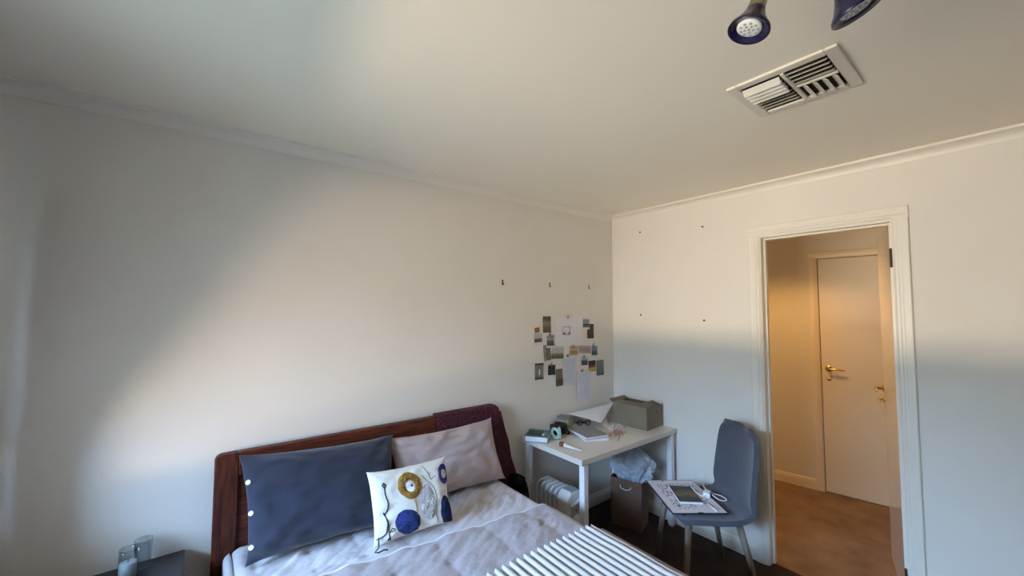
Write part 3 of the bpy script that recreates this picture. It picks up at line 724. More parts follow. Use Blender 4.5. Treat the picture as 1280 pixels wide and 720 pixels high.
# burgundy bandana scarf hung over the headboard corner
def scarf(u, v):
    x = -1.735+u*(1.735-1.298)
    zb = 0.80-0.40*smooth01((u-0.45)/0.5)
    if v < 0.12: y, z = -0.028, 0.90+0.066*(v/0.12)
    elif v < 0.20: y, z = -0.028-0.056*(v-0.12)/0.08, 0.9665+0.002*math.sin((v-0.12)/0.08*PI)
    else:
        t = (v-0.20)/0.80; z = 0.966-(0.966-zb)*t
        y = -0.0845-0.004*math.sin(u*17)*t-0.006*t*u
        x += (0.155*(max(0, u-0.25)/0.75)**1.6)*((0.966-z)/0.52)**0.85+0.008*math.sin(z*30+u*5)*u*t
    if u > 0.93 and v < 0.25: z -= 0.02*((u-0.93)/0.07)**2
    return (x, y, z)
sc = bpy.data.materials.new('burgundy_paisley'); sc.use_nodes = True; N, L = nt(sc); b = N['Principled BSDF']; b.inputs['Roughness'].default_value = 0.9
tc = N.new('ShaderNodeTexCoord')
vo = N.new('ShaderNodeTexVoronoi'); vo.feature = 'DISTANCE_TO_EDGE'; vo.inputs['Scale'].default_value = 34; L.new(tc.outputs['Object'], vo.inputs['Vector'])
v2 = N.new('ShaderNodeTexVoronoi'); v2.inputs['Scale'].default_value = 70; L.new(tc.outputs['Object'], v2.inputs['Vector'])
lt = N.new('ShaderNodeMath'); lt.operation = 'LESS_THAN'; lt.inputs[1].default_value = 0.035; L.new(vo.outputs['Distance'], lt.inputs[0])
l2 = N.new('ShaderNodeMath'); l2.operation = 'LESS_THAN'; l2.inputs[1].default_value = 0.24; L.new(v2.outputs['Distance'], l2.inputs[0])
ad = N.new('ShaderNodeMath'); ad.operation = 'MAXIMUM'; L.new(lt.outputs[0], ad.inputs[0]); L.new(l2.outputs[0], ad.inputs[1])
mx = N.new('ShaderNodeMix'); mx.data_type = 'RGBA'; mx.inputs['A'].default_value = (0.050, 0.004, 0.013, 1); mx.inputs['B'].default_value = (0.13, 0.030, 0.045, 1)
L.new(ad.outputs[0], mx.inputs['Factor']); L.new(mx.outputs['Result'], b.inputs['Base Color'])
tag(MB().grid(scarf, 60, 50, 0.002).build('scarf', sc, smooth=True), 'burgundy patterned scarf draped over the headboard corner', 'scarf')

# black bag standing on the floor between bed and desk
bg_ = thing('bag', 'black fabric bag standing between bed and white desk', 'bag', (-1.212, -0.175, 0))
def bagside(u, v):
    a = 2*PI*u; z = 0.54*v; k = (1-0.42*v)*(1 if v < 0.96 else (1-v)/0.04)
    ex = 0.062*k*(abs(math.cos(a))**0.5)*(1 if math.cos(a) >= 0 else -1); ey = 0.09*k*(abs(math.sin(a))**0.5)*(1 if math.sin(a) >= 0 else -1)
    w = 0.008*nz(u*6, v*5, 2, 1)
    return (ex*(1+w*8), ey*(1+w*8), z)
MB().grid(bagside, 40, 25).build('bag_body', M['blackf'], bg_, smooth=True)
MB().tube([(-0.02, -0.06, 0.5), (-0.03, -0.07, 0.42), (-0.01, -0.09, 0.36), (0.02, -0.085, 0.42), (0.02, -0.06, 0.5)], 0.007, 8).build('strap', M['blackf'], bg_, smooth=True)

# ------------------------------------------------------------------ bedside table with a candle jar
ns = thing('bedside_table', 'dark charcoal bedside table against the wall', 'bedside table', (-3.085, -0.205, 0))
box(-0.226, 0.226, -0.195, 0.195, 0.56, 0.582).build('table_top', M['darkwood'], ns, bevel=0.002)
box(-0.215, -0.197, -0.19, 0.19, 0.0, 0.559).build('side_panel', M['darkwood'], ns)
box(0.197, 0.215, -0.19, 0.19, 0.0, 0.559).build('side_panel', M['darkwood'], ns)
box(-0.197, 0.197, 0.17, 0.188, 0.05, 0.559).build('back_panel', M['darkwood'], ns)
dw = box(-0.194, 0.194, -0.192, -0.174, 0.38, 0.553).build('drawer', M['darkwood'], ns, bevel=0.002)
MB().lathe([(0, 0), (0.006, 0), (0.006, 0.012), (0.012, 0.016), (0.010, 0.024), (0, 0.025)], 14, (0, -0.192, 0.465), (0, -1, 0)).build('knob', M['agedbrass'], dw, smooth=True)
box(-0.197, 0.197, -0.185, 0.17, 0.20, 0.218).build('shelf', M['darkwood'], ns)
cj = thing('candle_jar', 'clear glass jar with white candle on bedside table', 'jar', (-3.022, -0.115, 0.5825))
MB().lathe([(0, 0), (0.026, 0), (0.028, 0.004), (0.028, 0.085), (0.026, 0.092), (0.027, 0.110), (0.0252, 0.110), (0.0245, 0.092), (0.0262, 0.085), (0.0262, 0.006), (0, 0.005)], 32).build('glass_jar', M['glass'], cj, smooth=True)
MB().lathe([(0, 0.0055), (0.0258, 0.0055), (0.0258, 0.058), (0.024, 0.060), (0, 0.059)], 28).build('candle_wax', M['plastic'], cj, smooth=True)
MB().tube([(0, 0, 0.055), (0.001, 0, 0.072)], 0.001, 6).build('wick', M['blackcord'], cj)
gs = thing('drinking_glass', 'empty clear drinking glass behind the candle jar', 'glass', (-2.985, -0.055, 0.5825))
MB().lathe([(0, 0), (0.022, 0), (0.024, 0.003), (0.029, 0.105), (0.0275, 0.105), (0.0225, 0.008), (0, 0.007)], 32).build('glass_body', M['glass'], gs, smooth=True)

# ------------------------------------------------------------------ desk
DX0, DX1, DY0, DY1, DZ = -1.050, -0.018, -0.580, -0.030, 0.700
dk = thing('desk', 'white laminate desk pushed into the corner of the room', 'desk', (-0.534, -0.305, 0))
dx, dy = 0.534, 0.305
box(DX0+dx, DX1+dx, DY0+dy, DY1+dy, DZ-0.034, DZ).build('desk_top', M['white'], dk, bevel=0.002)
for sx in (DX0+0.022, DX1-0.062):
    for sy in (DY0+0.004, DY1-0.044):
        lg = box(sx+dx, sx+0.040+dx, sy+dy, sy+0.040+dy, 0.012, DZ-0.0345).build('leg', M['whitemetal'], dk, bevel=0.004)
        box(sx+0.004+dx, sx+0.036+dx, sy+0.004+dy, sy+0.036+dy, 0.0, 0.0115).build('foot', M['greyplastic'], lg)
def local_box(t, cx, cy, lx, ly, z0, z1, ang, name, m, parent=None, bevel=0.001):
    return box(-lx/2, lx/2, -ly/2, ly/2, z0, z1).build(name, m, parent, bevel=bevel)
# teal book stack at the back left corner
bk = thing('book', 'thick teal book with dark cover picture at desk corner', 'book', (-0.988, -0.128, DZ+0.0005), math.radians(37))
box(-0.080, 0.080, -0.078, 0.078, 0.0, 0.003).build('back_cover', M['teal'], bk)
box(-0.077, 0.077, -0.075, 0.074, 0.0031, 0.0349).build('page_block', M['paper'], bk)
bc = box(-0.080, 0.080, -0.078, 0.078, 0.035, 0.039).build('front_cover', M['teal'], bk)
box(-0.062, 0.045, -0.030, 0.066, 0.0391, 0.0396).build('cover_picture', M['blackp'], bc)
MB().prism([(-0.03+0.024*math.cos(a)*k, -0.048+0.016*math.sin(a)*k) for k, rng in ((1, range(13)), (0.55, range(12, -1, -1))) for a in [PI*i/12 for i in rng]], 0.0397, 0.0412, 'z').build('cover_emblem', M['plastic'], bc)
# mint ribbon rings
mr = thing('ribbon_roll', 'mint green looped ribbon roll beside teal book', 'ribbon', (-0.890, -0.212, DZ+0.0005), math.radians(-15))
def torus(c, axis, Rr, r, n=28, k=10):
    q = Vector((0, 0, 1)).rotation_difference(Vector(axis).normalized())
    return [Vector(c)+q @ Vector((Rr*math.cos(2*PI*i/n), Rr*math.sin(2*PI*i/n), 0)) for i in range(n+1)]
MB().tube(torus((-0.014, 0, 0.0405), (1, 0.35, 0.15), 0.030, 0), 0.0105, 10).build('ribbon_loop', M['mint'], mr, smooth=True)
MB().tube(torus((0.016, -0.004, 0.0405), (1, -0.45, 0.1), 0.030, 0), 0.0105, 10).build('ribbon_loop', M['mint'], mr, smooth=True)
# black camera
cmr = thing('camera_case', 'black compact camera lying behind the ribbon roll', 'camera', (-0.805, -0.140, DZ+0.0005), math.radians(-15))
box(-0.060, 0.060, -0.022, 0.030, 0, 0.072).build('camera_body', M['blackp'], cmr, bevel=0.012, seg=3)
MB().lathe([(0, 0), (0.028, 0), (0.029, 0.020), (0.026, 0.034), (0.022, 0.034), (0.020, 0.028), (0, 0.027)], 24, (-0.010, -0.0225, 0.036), (0, -1, 0)).build('camera_lens', M['blackp'], cmr, smooth=True)
box(-0.026, 0.016, -0.018, 0.022, 0.0725, 0.086).build('viewfinder', M['blackp'], cmr, bevel=0.005)
MB().tube([(0.060, 0.01, 0.05), (0.070, 0.005, 0.02), (0.078, -0.01, 0.006), (0.070, -0.03, 0.0055), (0.05, -0.035, 0.0055)], 0.005, 8).build('strap', M['blackf'], cmr, smooth=True)
# olive tin box
ob = thing('storage_tin', 'square olive grey tin box standing behind the camera', 'tin', (-0.672, -0.070, DZ+0.0005), math.radians(28))
box(-0.045, 0.045, -0.045, 0.045, 0, 0.070).build('tin_body', M['oliveside'], ob, bevel=0.003)
box(-0.047, 0.047, -0.047, 0.047, 0.0705, 0.088).build('tin_lid', M['olivebox'], ob, bevel=0.003)
# folded dark glasses
gl = thing('spectacles', 'folded dark framed glasses near the white sheet', 'glasses', (-0.505, -0.108, DZ+0.0005), math.radians(-25))
for s_ in (-1, 1):
    MB().tube(torus((s_*0.033, 0, 0.022), (0, 1, 0.15), 0.021, 0, 20), 0.003, 8).build('lens_rim', M['blackp'], gl, smooth=True)
    MB().tube([(s_*0.056, 0, 0.028), (s_*0.058, 0.015, 0.026), (s_*0.02, 0.03+0.004*s_, 0.016), (-s_*0.045, 0.03+0.004*s_, 0.006)], 0.0028, 8).build('temple_arm', M['blackp'], gl, smooth=True)
MB().tube([(-0.013, 0, 0.026), (0, -0.002, 0.030), (0.013, 0, 0.026)], 0.003, 8).build('bridge', M['blackp'], gl)
# two notebooks
nbw = thing('white_notebook', 'white notebook lying under the grey notebook', 'notebook', (-0.660, -0.300, DZ+0.0005), math.radians(-24))
box(-0.085, 0.085, -0.118, 0.118, 0, 0.0012).build('back_cover', M['paper'], nbw)
box(-0.084, 0.083, -0.117, 0.117, 0.0013, 0.0127).build('page_block', M['paper'], nbw)
box(-0.085, 0.085, -0.118, 0.118, 0.0128, 0.0142).build('front_cover', M['paper'], nbw)
nbg = thing('grey_notebook', 'grey covered notebook on top of the white one', 'notebook', (-0.668, -0.288, DZ+0.0150), math.radians(-14))
box(-0.088, 0.088, -0.118, 0.118, 0, 0.0015).build('back_cover', M['silver'], nbg)
box(-0.087, 0.085, -0.117, 0.117, 0.0016, 0.0139).build('page_block', M['paper'], nbg)
box(-0.088, 0.088, -0.118, 0.118, 0.014, 0.0165).build('front_cover', M['silver'], nbg, bevel=0.0008)
# small tube with rust cap
tb = thing('squeeze_tube', 'small white tube with rust coloured cap near desk edge', 'tube', (-0.968, -0.352, DZ+0.0165), math.radians(-72))
MB().lathe([(0, -0.030), (0.0125, -0.030), (0.0155, -0.026), (0.0155, -0.002), (0.013, 0.002), (0, 0.002)], 20, (0, 0, 0), (1, 0, 0)).build('tube_cap', M['amber'], tb, smooth=True)
def tubebody(u, v):
    a = 2*PI*u; k = 1-v; x = 0.003+v*0.125
    return (x, (0.013+0.004*v)*math.cos(a), -0.003-0.011*v*0.9+(0.012*k+0.0015)*math.sin(a))
MB().grid(tubebody, 24, 10).build('tube_body', M['paperwarm'], tb, smooth=True)
# drawing paper propped against the wall, one corner curling forward
def dpaper(u, v):
    A, B, Cc, D = Vector((-0.585, -0.022, 0.788)), Vector((-0.050, -0.045, 0.815)), Vector((-0.455, -0.232, 0.742)), Vector((-0.20, -0.185, 0.745))
    p = A*(1-u)*(1-v)+B*u*(1-v)+Cc*(1-u)*v+D*u*v
    p += Vector((0, 0, 0.020*math.sin(PI*u)*(1-v)*0.4-0.012*math.sin(PI*v)))
    return p
def dtri(u, v):
    # three-cornered visible sheet: left corner, far right corner, front tip
    A, B, T = Vector((-0.590, -0.020, 0.786)), Vector((-0.080, -0.070, 0.812)), Vector((-0.462, -0.236, 0.742))
    p = A*(1-u)+B*u; q = p*(1-v)+T*v
    q.z += 0.012*math.sin(PI*v)*(1-abs(2*u-1))-0.006*math.sin(PI*u)*(1-v); return q
dp = thing('drawing_paper', 'large white paper sheet curling forward over the desk clutter', 'paper', (-0.40, -0.11, DZ))
off = Vector(dp.location)
MB().grid(lambda u, v: dtri(u, v*0.985)-off, 30, 20, 0.0012).build('sheet', M['paper'], dp, smooth=True)
def under(u, v):
    A, B = Vector((-0.085, -0.075, 0.808)), Vector((-0.458, -0.238, 0.739)); A2, B2 = Vector((-0.21, -0.10, 0.7025)), Vector((-0.41, -0.262, 0.7025))
    p = (A*(1-u)+B*u)*(1-v)+(A2*(1-u)+B2*u)*v; p.y += 0.03*math.sin(PI*v)*(1-0.5*u); p.z = max(0.7025, p.z)
    return p-off
MB().grid(under, 24, 12, 0.001).build('folded_under_flap', M['paper'], dp, smooth=True)
# crumpled clear film
cf = thing('plastic_wrap', 'crumpled clear plastic wrap below the curled white paper', 'wrapper', (-0.375, -0.318, DZ+0.001))
def film(u, v):
    x = -0.08+0.16*u; y = -0.03+0.06*v
    return (x+0.008*nz(u*5, v*5, 1), y+0.008*nz(u*5, v*5, 4), 0.004+0.045*max(0, math.sin(PI*u)*math.sin(PI*v))*(0.5+0.7*abs(nz(u*6, v*5, 7, 1.3))))
MB().grid(film, 30, 20).build('wrap_film', M['clearfilm'], cf)
# coral bead strings
nk = thing('bead_necklace', 'coral bead necklace tangled on the desk', 'necklace', (-0.475, -0.395, DZ+0.0008))
rr_ = random.Random(4)
bead = None
for i in range(84):
    a = i*0.42; rad = 0.024+0.022*math.sin(i*0.9)
    x, y = 0.085*math.cos(a*0.5)*(0.6+0.4*math.sin(i*0.31)), rad*math.sin(a)
    if bead is None:
        bead = MB().lathe([(0, -0.0045), (0.0035, -0.003), (0.0045, 0), (0.0035, 0.003), (0, 0.0045)], 8).build('bead', M['pinkbead'], nk, smooth=True); b_ = bead
    else:
        b_ = bead.copy(); COL.objects.link(b_)
    b_.location = (x, y, 0.0045+(0.004 if i % 5 == 0 else 0))
pk = thing('pendant_clip', 'dark metal clip standing among the coral beads', 'clip', (-0.452, -0.352, DZ+0.0005))
MB().tube([(0, 0, 0), (0.006, 0, 0.018), (-0.002, 0.004, 0.034), (0.010, -0.004, 0.046)], 0.0035, 8).build('clip_wire', M['clipsteel'], pk, smooth=True)
box(-0.010, 0.012, -0.006, 0.006, 0, 0.006).build('clip_base', M['clipsteel'], pk)
pn = thing('pen', 'short dark pen lying near the desk front edge', 'pen', (-0.552, -0.468, DZ+0.0042), math.radians(28))
MB().tube([(-0.050, 0, 0), (0.022, 0, 0)], 0.0038, 10).build('pen_barrel', M['greyplastic'], pn, smooth=True)
MB().lathe([(0.0038, 0), (0.0030, 0.008), (0.0006, 0.014)], 10, (0.022, 0, 0), (1, 0, 0)).build('pen_tip', M['blackp'], pn, smooth=True)
# cardboard box with open lid flaps
cb = thing('cardboard_box', 'open grey brown cardboard box on the desk corner', 'box', (-0.150, -0.335, DZ+0.0005), math.radians(3))
BXL, BYL, BH, tk = 0.105, 0.145, 0.160, 0.004
box(-BXL, BXL, -BYL, BYL, 0, tk).build('box_base', M['cardinner'], cb)
box(-BXL, -BXL+tk, -BYL, BYL, tk, BH).build('box_side', M['cardboard'], cb)
box(BXL-tk, BXL, -BYL, BYL, tk, BH).build('box_side', M['cardboard'], cb)
s3 = box(-BXL+tk, BXL-tk, -BYL, -BYL+tk, tk, BH).build('box_side', M['cardboard'], cb)
box(-BXL+tk, BXL-tk, BYL-tk, BYL, tk, BH).build('box_side', M['cardboard'], cb)
MB().lathe([(0, 0), (0.007, 0), (0.007, 0.0008), (0, 0.0009)], 14, (0.030, -BYL-0.0001, 0.120), (0, -1, 0)).build('finger_hole', M['ventdark'], s3)
# lid band: folded collar, slightly proud, and flaps
for a, b, c2, d in ((-BXL-0.002, -BXL, -0.06, BYL-0.02), (-BXL-0.002, -BXL, -BYL, -0.062)):
    box(a, b, c2, d, BH-0.056, BH).build('lid_band', M['cardboard'], cb)
box(-BXL-0.0025, -BXL, -0.005, -0.001, 0.018, 0.085).build('side_slot', M['cardinner'], cb)
box(-BXL-0.0025, -BXL, 0.020, 0.024, 0.018, 0.085).build('side_slot', M['cardinner'], cb)
def flap(name, hinge, out, length, rise, m):
    a, b = Vector(hinge[0]), Vector(hinge[1]); o_ = Vector(out)*length+Vector((0, 0, rise))
    MB().grid(lambda u, v: (a*(1-u)+b*u)+o_*v, 2, 2, 0.003).build(name, m, cb)
flap('box_flap', ((-BXL, -BYL, BH), (-BXL, BYL, BH)), (1, 0, 0), 0.100, 0.004, M['cardboard'])
flap('box_flap', ((BXL, -BYL, BH), (BXL, BYL, BH)), (-1, 0, 0), 0.080, 0.022, M['cardboard'])
flap('box_flap', ((-BXL, -BYL, BH+0.001), (BXL, -BYL, BH+0.001)), (0, 1, 0), 0.07, 0.020, M['cardboard'])
flap('box_flap', ((-BXL, BYL, BH+0.001), (BXL, BYL, BH+0.001)), (0, 1, 0), 0.035, 0.020, M['cardboard'])

# ------------------------------------------------------------------ oil heater under the desk
ht = thing('oil_heater', 'white finned oil heater standing under the desk', 'heater', (-0.925, -0.245, 0))
def fin_prof(w, z0, z1, r=0.022):
    return [(-w, z0+r), (-w+r, z0), (w-r, z0), (w, z0+r), (w, z1-r*1.4), (w-r*1.2, z1-0.004), (w*0.3, z1), (-w*0.5, z1-0.002), (-w+r, z1-0.008), (-w, z1-r*1.3)]
for i in range(5):
    y = 0.125-0.043*i
    MB().prism(fin_prof(0.072, 0.07, 0.425), y-0.0085, y+0.0085, 'y').build('heater_fin', M['whitemetal'], ht, bevel=0.005, seg=2)
MB().tube([(0, 0.115, 0.11), (0, -0.06, 0.11)], 0.018, 12).build('oil_pipe', M['whitemetal'], ht)
MB().tube([(0, 0.115, 0.38), (0, -0.06, 0.38)], 0.018, 12).build('oil_pipe', M['whitemetal'], ht)
cuh = MB().prism(fin_prof(0.078, 0.06, 0.432, 0.03), -0.168, -0.072, 'y').build('control_housing', M['plastic'], ht, bevel=0.012, seg=3)
box(-0.045, 0.045, -0.1695, -0.1685, 0.09, 0.345).build('control_panel', M['greyplastic'], cuh)
MB().lathe([(0, 0), (0.028, 0), (0.027, 0.010), (0.022, 0.016), (0, 0.017)], 24, (0.0, -0.1696, 0.265), (0, -1, 0)).build('thermostat_dial', M['plastic'], cuh, smooth=True)
MB().tube([(-0.05, -0.170, 0.350), (-0.045, -0.186, 0.362), (0.045, -0.186, 0.392), (0.05, -0.170, 0.398)], 0.009, 10).build('carry_handle', M['plastic'], cuh, smooth=True)
box(-0.035, 0.035, -0.16, -0.085, 0.4325, 0.435).build('top_vent', M['greyplastic'], cuh)
MB().lathe([(0, 0), (0.006, 0), (0.005, 0.003), (0, 0.003)], 12, (0.0, -0.1696, 0.315), (0, -1, 0)).build('indicator_lamp', M['blackp'], cuh)
for y in (-0.12, 0.10):
    box(-0.095, 0.095, y-0.012, y+0.012, 0.03, 0.06).build('foot_bar', M['greyplastic'], ht)
    for s_ in (-1, 1):
        MB().lathe([(0, -0.010), (0.016, -0.010), (0.016, 0.010), (0, 0.010)], 14, (s_*0.085, y, 0.016), (1, 0, 0)).build('wheel', M['blackp'], ht)

# ------------------------------------------------------------------ paper bag with plastic bag in it
pb = thing('paper_bag', 'brown kraft paper bag under the right end of desk', 'bag', (-0.270, -0.345, 0), math.radians(18))
def pbag(u, v):
    a = 2*PI*u+PI/4; k = 1+0.05*v
    c_, s_ = math.cos(a), math.sin(a); mx_ = max(abs(c_), abs(s_))
    return (0.085*c_/mx_*k+0.006*nz(u*9, v*4, 3, 1), 0.11*s_/mx_*k+0.006*nz(u*9, v*4, 8, 1), 0.345*v)
MB().grid(pbag, 48, 12).build('bag_wall', M['kraft'], pb)
box(-0.083, 0.083, -0.108, 0.108, 0.0005, 0.003).build('bag_base', M['kraft'], pb)
MB().tube([(-0.092, -0.04, 0.30), (-0.100, -0.035, 0.285), (-0.103, 0.0, 0.275), (-0.100, 0.035, 0.285), (-0.092, 0.04, 0.30)], 0.003, 8).build('bag_handle', M['paperwarm'], pb, smooth=True)
pbb = thing('plastic_bag', 'crumpled translucent plastic bag bulging out of paper bag', 'bag', (-0.262, -0.365, 0.30))
def pblob(u, v):
    a = 2*PI*u; ph = PI*v
    r = 1+0.35*nz(math.cos(a)*1.6, math.sin(a)*1.6, v*3, 1.2)+0.34*abs(nz(math.cos(a)*4, math.sin(a)*4, v*7, 1.2))-0.2*abs(nz(math.cos(a)*2+3, math.sin(a)*2, v*4, 1.6))
    w = math.sin(ph)**0.7
    return (0.105*r*w*math.cos(a), 0.150*r*w*math.sin(a), 0.125+0.120*(-math.cos(ph))*(0.8+0.35*r*0.5)+0.03*nz(a, v*3, 5, 1.0))
MB().grid(pblob, 56, 30).build('bag_bulge', M['film'], pbb, smooth=False)
for k_, (x, y) in enumerate(((-0.03, 0.03), (0.02, -0.05))):
    MB().grid(lambda u, v: (x+(-0.03+0.06*u)*(1-0.3*v)+0.012*nz(u*3, v*3, k_), y+0.02*nz(u*4, v*4, k_+2)+0.03*v*(-1)**k_, 0.235+0.075*v), 10, 8).build('bag_ear', M['film'], pbb)

# ------------------------------------------------------------------ chair and what lies on it
CF = math.atan2(0.62, -0.78)     # facing direction
ch = thing('chair', 'slate grey upholstered shell chair with pale wooden legs', 'chair', (-0.444, -0.985, 0), CF)
# local +x = forward, +y = chair's left
PROF = [(0.225, 0.418), (0.215, 0.430), (0.17, 0.438), (0.08, 0.434), (-0.02, 0.430), (-0.10, 0.432), (-0.155, 0.446), (-0.190, 0.478), (-0.208, 0.53), (-0.218, 0.60), (-0.230, 0.69), (-0.243, 0.78), (-0.252, 0.84), (-0.256, 0.872)]
WID = [0.217, 0.218, 0.218, 0.217, 0.216, 0.212, 0.206, 0.203, 0.203, 0.202, 0.199, 0.194, 0.188, 0.182]
def corner(v, ends):
    a, b = ends; k = 1.0
    if v < a: k = math.sqrt(max(0.0, 1-(1-v/a)**2.4))
    if v > 1-b: k = math.sqrt(max(0.0, 1-(1-(1-v)/b)**2.4))
    return 0.62+0.38*k
def catm(P_, t):
    n = len(P_)-1; x = min(max(t*n, 0), n-1e-6); i = int(x); f = x-i
    g = lambda k: P_[max(0, min(n, k))]
    def c1(a, b, c_, d): return 0.5*((2*b)+(-a+c_)*f+(2*a-5*b+4*c_-d)*f*f+(-a+3*b-3*c_+d)*f**3)
    if isinstance(P_[0], tuple): return tuple(c1(g(i-1)[k], g(i)[k], g(i+1)[k], g(i+2)[k]) for k in range(2))
    return c1(g(i-1), g(i), g(i+1), g(i+2))
def shell(u, v):
    x, z = catm(PROF, v); w = catm(WID, v)*corner(v, (0.16, 0.17)); s_ = math.sin((2*u-1)*PI/2)
    isb = smooth01((v-0.45)/0.2)
    curve = s_*s_
    return (x+isb*0.045*curve-0.012*(1-isb)*curve*smooth01((0.2-v)/0.2), s_*w, z+(1-isb)*0.012*curve)
MB().grid(shell, 28, 90, 0.028).build('seat_shell', M['chairfab'], ch, smooth=True, bevel=0.008, seg=3)
for fx, fy, tx, ty in ((0.155, 0.165, 0.205, 0.215), (0.155, -0.165, 0.205, -0.215), (-0.125, 0.155, -0.215, 0.205), (-0.125, -0.155, -0.215, -0.205)):
    MB().tube([(fx, fy, 0.404), (tx*0.5+fx*0.5, ty*0.5+fy*0.5, 0.205), (tx, ty, 0.0)], [0.019, 0.016, 0.0115], 14).build('leg', M['greywood'], ch, smooth=True)
box(-0.135, 0.165, -0.022, 0.022, 0.385, 0.402).build('seat_bracket', M['blackp'], ch)
box(-0.022, 0.022, -0.165, 0.165, 0.3845, 0.4015).build('seat_bracket', M['blackp'], ch)

CA = math.atan2(0.341, 0.259)
cbd = thing('clipboard', 'navy drawing board with sketched sheet on chair seat', 'clipboard', (-0.495, -0.895, 0.4570), CA)
box(-0.214, 0.214, -0.157, 0.157, 0, 0.005).build('board', M['navyboard'], cbd, bevel=0.001)
sk = bpy.data.materials.new('ink_sketch'); sk.use_nodes = True; N, L = nt(sk); b = N['Principled BSDF']; b.inputs['Roughness'].default_value = 0.8
tc = N.new('ShaderNodeTexCoord'); mp = N.new('ShaderNodeMapping'); L.new(tc.outputs['Object'], mp.inputs[0]); mp.inputs['Scale'].default_value = (1, 1, 0)
v1 = N.new('ShaderNodeTexVoronoi'); v1.feature = 'DISTANCE_TO_EDGE'; v1.distance = 'CHEBYCHEV' if hasattr(v1, 'distance') else v1.distance
v1.inputs['Scale'].default_value = 42; L.new(mp.outputs[0], v1.inputs['Vector'])
c1_ = N.new('ShaderNodeMath'); c1_.operation = 'LESS_THAN'; c1_.inputs[1].default_value = 0.055; L.new(v1.outputs['Distance'], c1_.inputs[0])
n1 = N.new('ShaderNodeTexNoise'); n1.inputs['Scale'].default_value = 9; L.new(mp.outputs[0], n1.inputs['Vector'])
c2_ = N.new('ShaderNodeMath'); c2_.operation = 'GREATER_THAN'; c2_.inputs[1].default_value = 0.47; L.new(n1.outputs['Fac'], c2_.inputs[0])
sxy = N.new('ShaderNodeSeparateXYZ'); L.new(tc.outputs['Generated'], sxy.inputs[0])
def inside(sock, a, bb):
    g1 = N.new('ShaderNodeMath'); g1.operation = 'GREATER_THAN'; g1.inputs[1].default_value = a; L.new(sock, g1.inputs[0])
    g2 = N.new('ShaderNodeMath'); g2.operation = 'LESS_THAN'; g2.inputs[1].default_value = bb; L.new(sock, g2.inputs[0])
    mm = N.new('ShaderNodeMath'); mm.operation = 'MULTIPLY'; L.new(g1.outputs[0], mm.inputs[0]); L.new(g2.outputs[0], mm.inputs[1]); return mm.outputs[0]
def mul(a, bb):
    mm = N.new('ShaderNodeMath'); mm.operation = 'MULTIPLY'; L.new(a, mm.inputs[0]); L.new(bb, mm.inputs[1]); return mm.outputs[0]
fac = mul(mul(c1_.outputs[0], c2_.outputs[0]), mul(inside(sxy.outputs['X'], 0.10, 0.88), inside(sxy.outputs['Y'], 0.12, 0.88)))
mx = N.new('ShaderNodeMix'); mx.data_type = 'RGBA'; mx.inputs['A'].default_value = (0.66, 0.64, 0.70, 1); mx.inputs['B'].default_value = (0.10, 0.09, 0.13, 1)
L.new(fac, mx.inputs['Factor']); L.new(mx.outputs['Result'], b.inputs['Base Color'])
box(-0.207, 0.207, -0.150, 0.150, 0.0052, 0.0062).build('sketched_sheet', sk, cbd)
MB().tube([(-0.2135, -0.015, 0.0075), (-0.2135, 0.015, 0.0075)], 0.004, 8).build('board_clip', M['blackp'], cbd)
box(0.195, 0.2145, 0.045, 0.057, 0.0052, 0.009).build('board_clip', M['clipsteel'], cbd)
ob2 = thing('paperback_book', 'dark paperback with olive cover picture on drawing board', 'book', (-0.497, -0.905, 0.4637), math.radians(47))
M['olivecover'] = print_mat('olive_cover_print', [(0.0, (34, 33, 44)), (0.28, (60, 56, 46)), (0.45, (112, 98, 52)), (0.62, (84, 76, 54)), (0.8, (32, 34, 52)), (1.0, (40, 42, 60))], angle='X', distort=0.5, nscale=3.0)
box(-0.108, 0.100, -0.066, 0.066, 0, 0.001).build('back_cover', M['navyboard'], ob2)
box(-0.107, 0.099, -0.065, 0.064, 0.0011, 0.0139).build('page_block', M['paper'], ob2)
box(-0.108, 0.100, -0.066, 0.066, 0.014, 0.0152).build('front_cover', M['olivecover'], ob2)
ad_ = thing('charger', 'white plug adapter with looped white cable on drawing board', 'charger', (-0.400, -0.990, 0.4637), math.radians(20))
box(-0.028, 0.028, -0.020, 0.020, 0, 0.030).build('adapter_body', M['plastic'], ad_, bevel=0.006, seg=3)
for s_ in (-1, 1): box(0.028, 0.044, s_*0.008-0.003, s_*0.008+0.003, 0.014, 0.016).build('plug_pin', M['clipsteel'], ad_)
cab = [(-0.028, 0, 0.018), (-0.05, 0.015, 0.016), (-0.03, 0.055, 0.022), (0.05, 0.095, 0.022), (0.13, 0.10, 0.014), (0.20, 0.08, 0.045), (0.23, 0.05, 0.06), (0.19, 0.03, 0.03), (0.12, 0.03, 0.006), (0.06, -0.02, 0.003), (0.045, -0.075, 0.003), (0.00, -0.105, 0.003), (-0.025, -0.07, 0.006), (-0.012, -0.03, 0.022)]
def spline(P_, n=8):
    P_ = [Vector(p) for p in P_]; out = []
    for i in range(len(P_)-1):
        a, b_, c_, d = P_[max(0, i-1)], P_[i], P_[i+1], P_[min(len(P_)-1, i+2)]
        for k in range(n):
            f = k/n; out.append(0.5*((2*b_)+(c_-a)*f+(2*a-5*b_+4*c_-d)*f*f+(3*b_-a-3*c_+d)*f**3))
    return out+[P_[-1]]
MB().tube(spline(cab), 0.0026, 8).build('charging_cable', M['plastic'], ad_, smooth=True)
pn2 = thing('white_pen', 'slim white pen lying on the drawing board edge', 'pen', (-0.515, -1.075, 0.4673), math.radians(58))
MB().tube([(-0.05, 0, 0), (0.045, 0, 0)], 0.0034, 10).build('pen_barrel', M['plastic'], pn2, smooth=True)
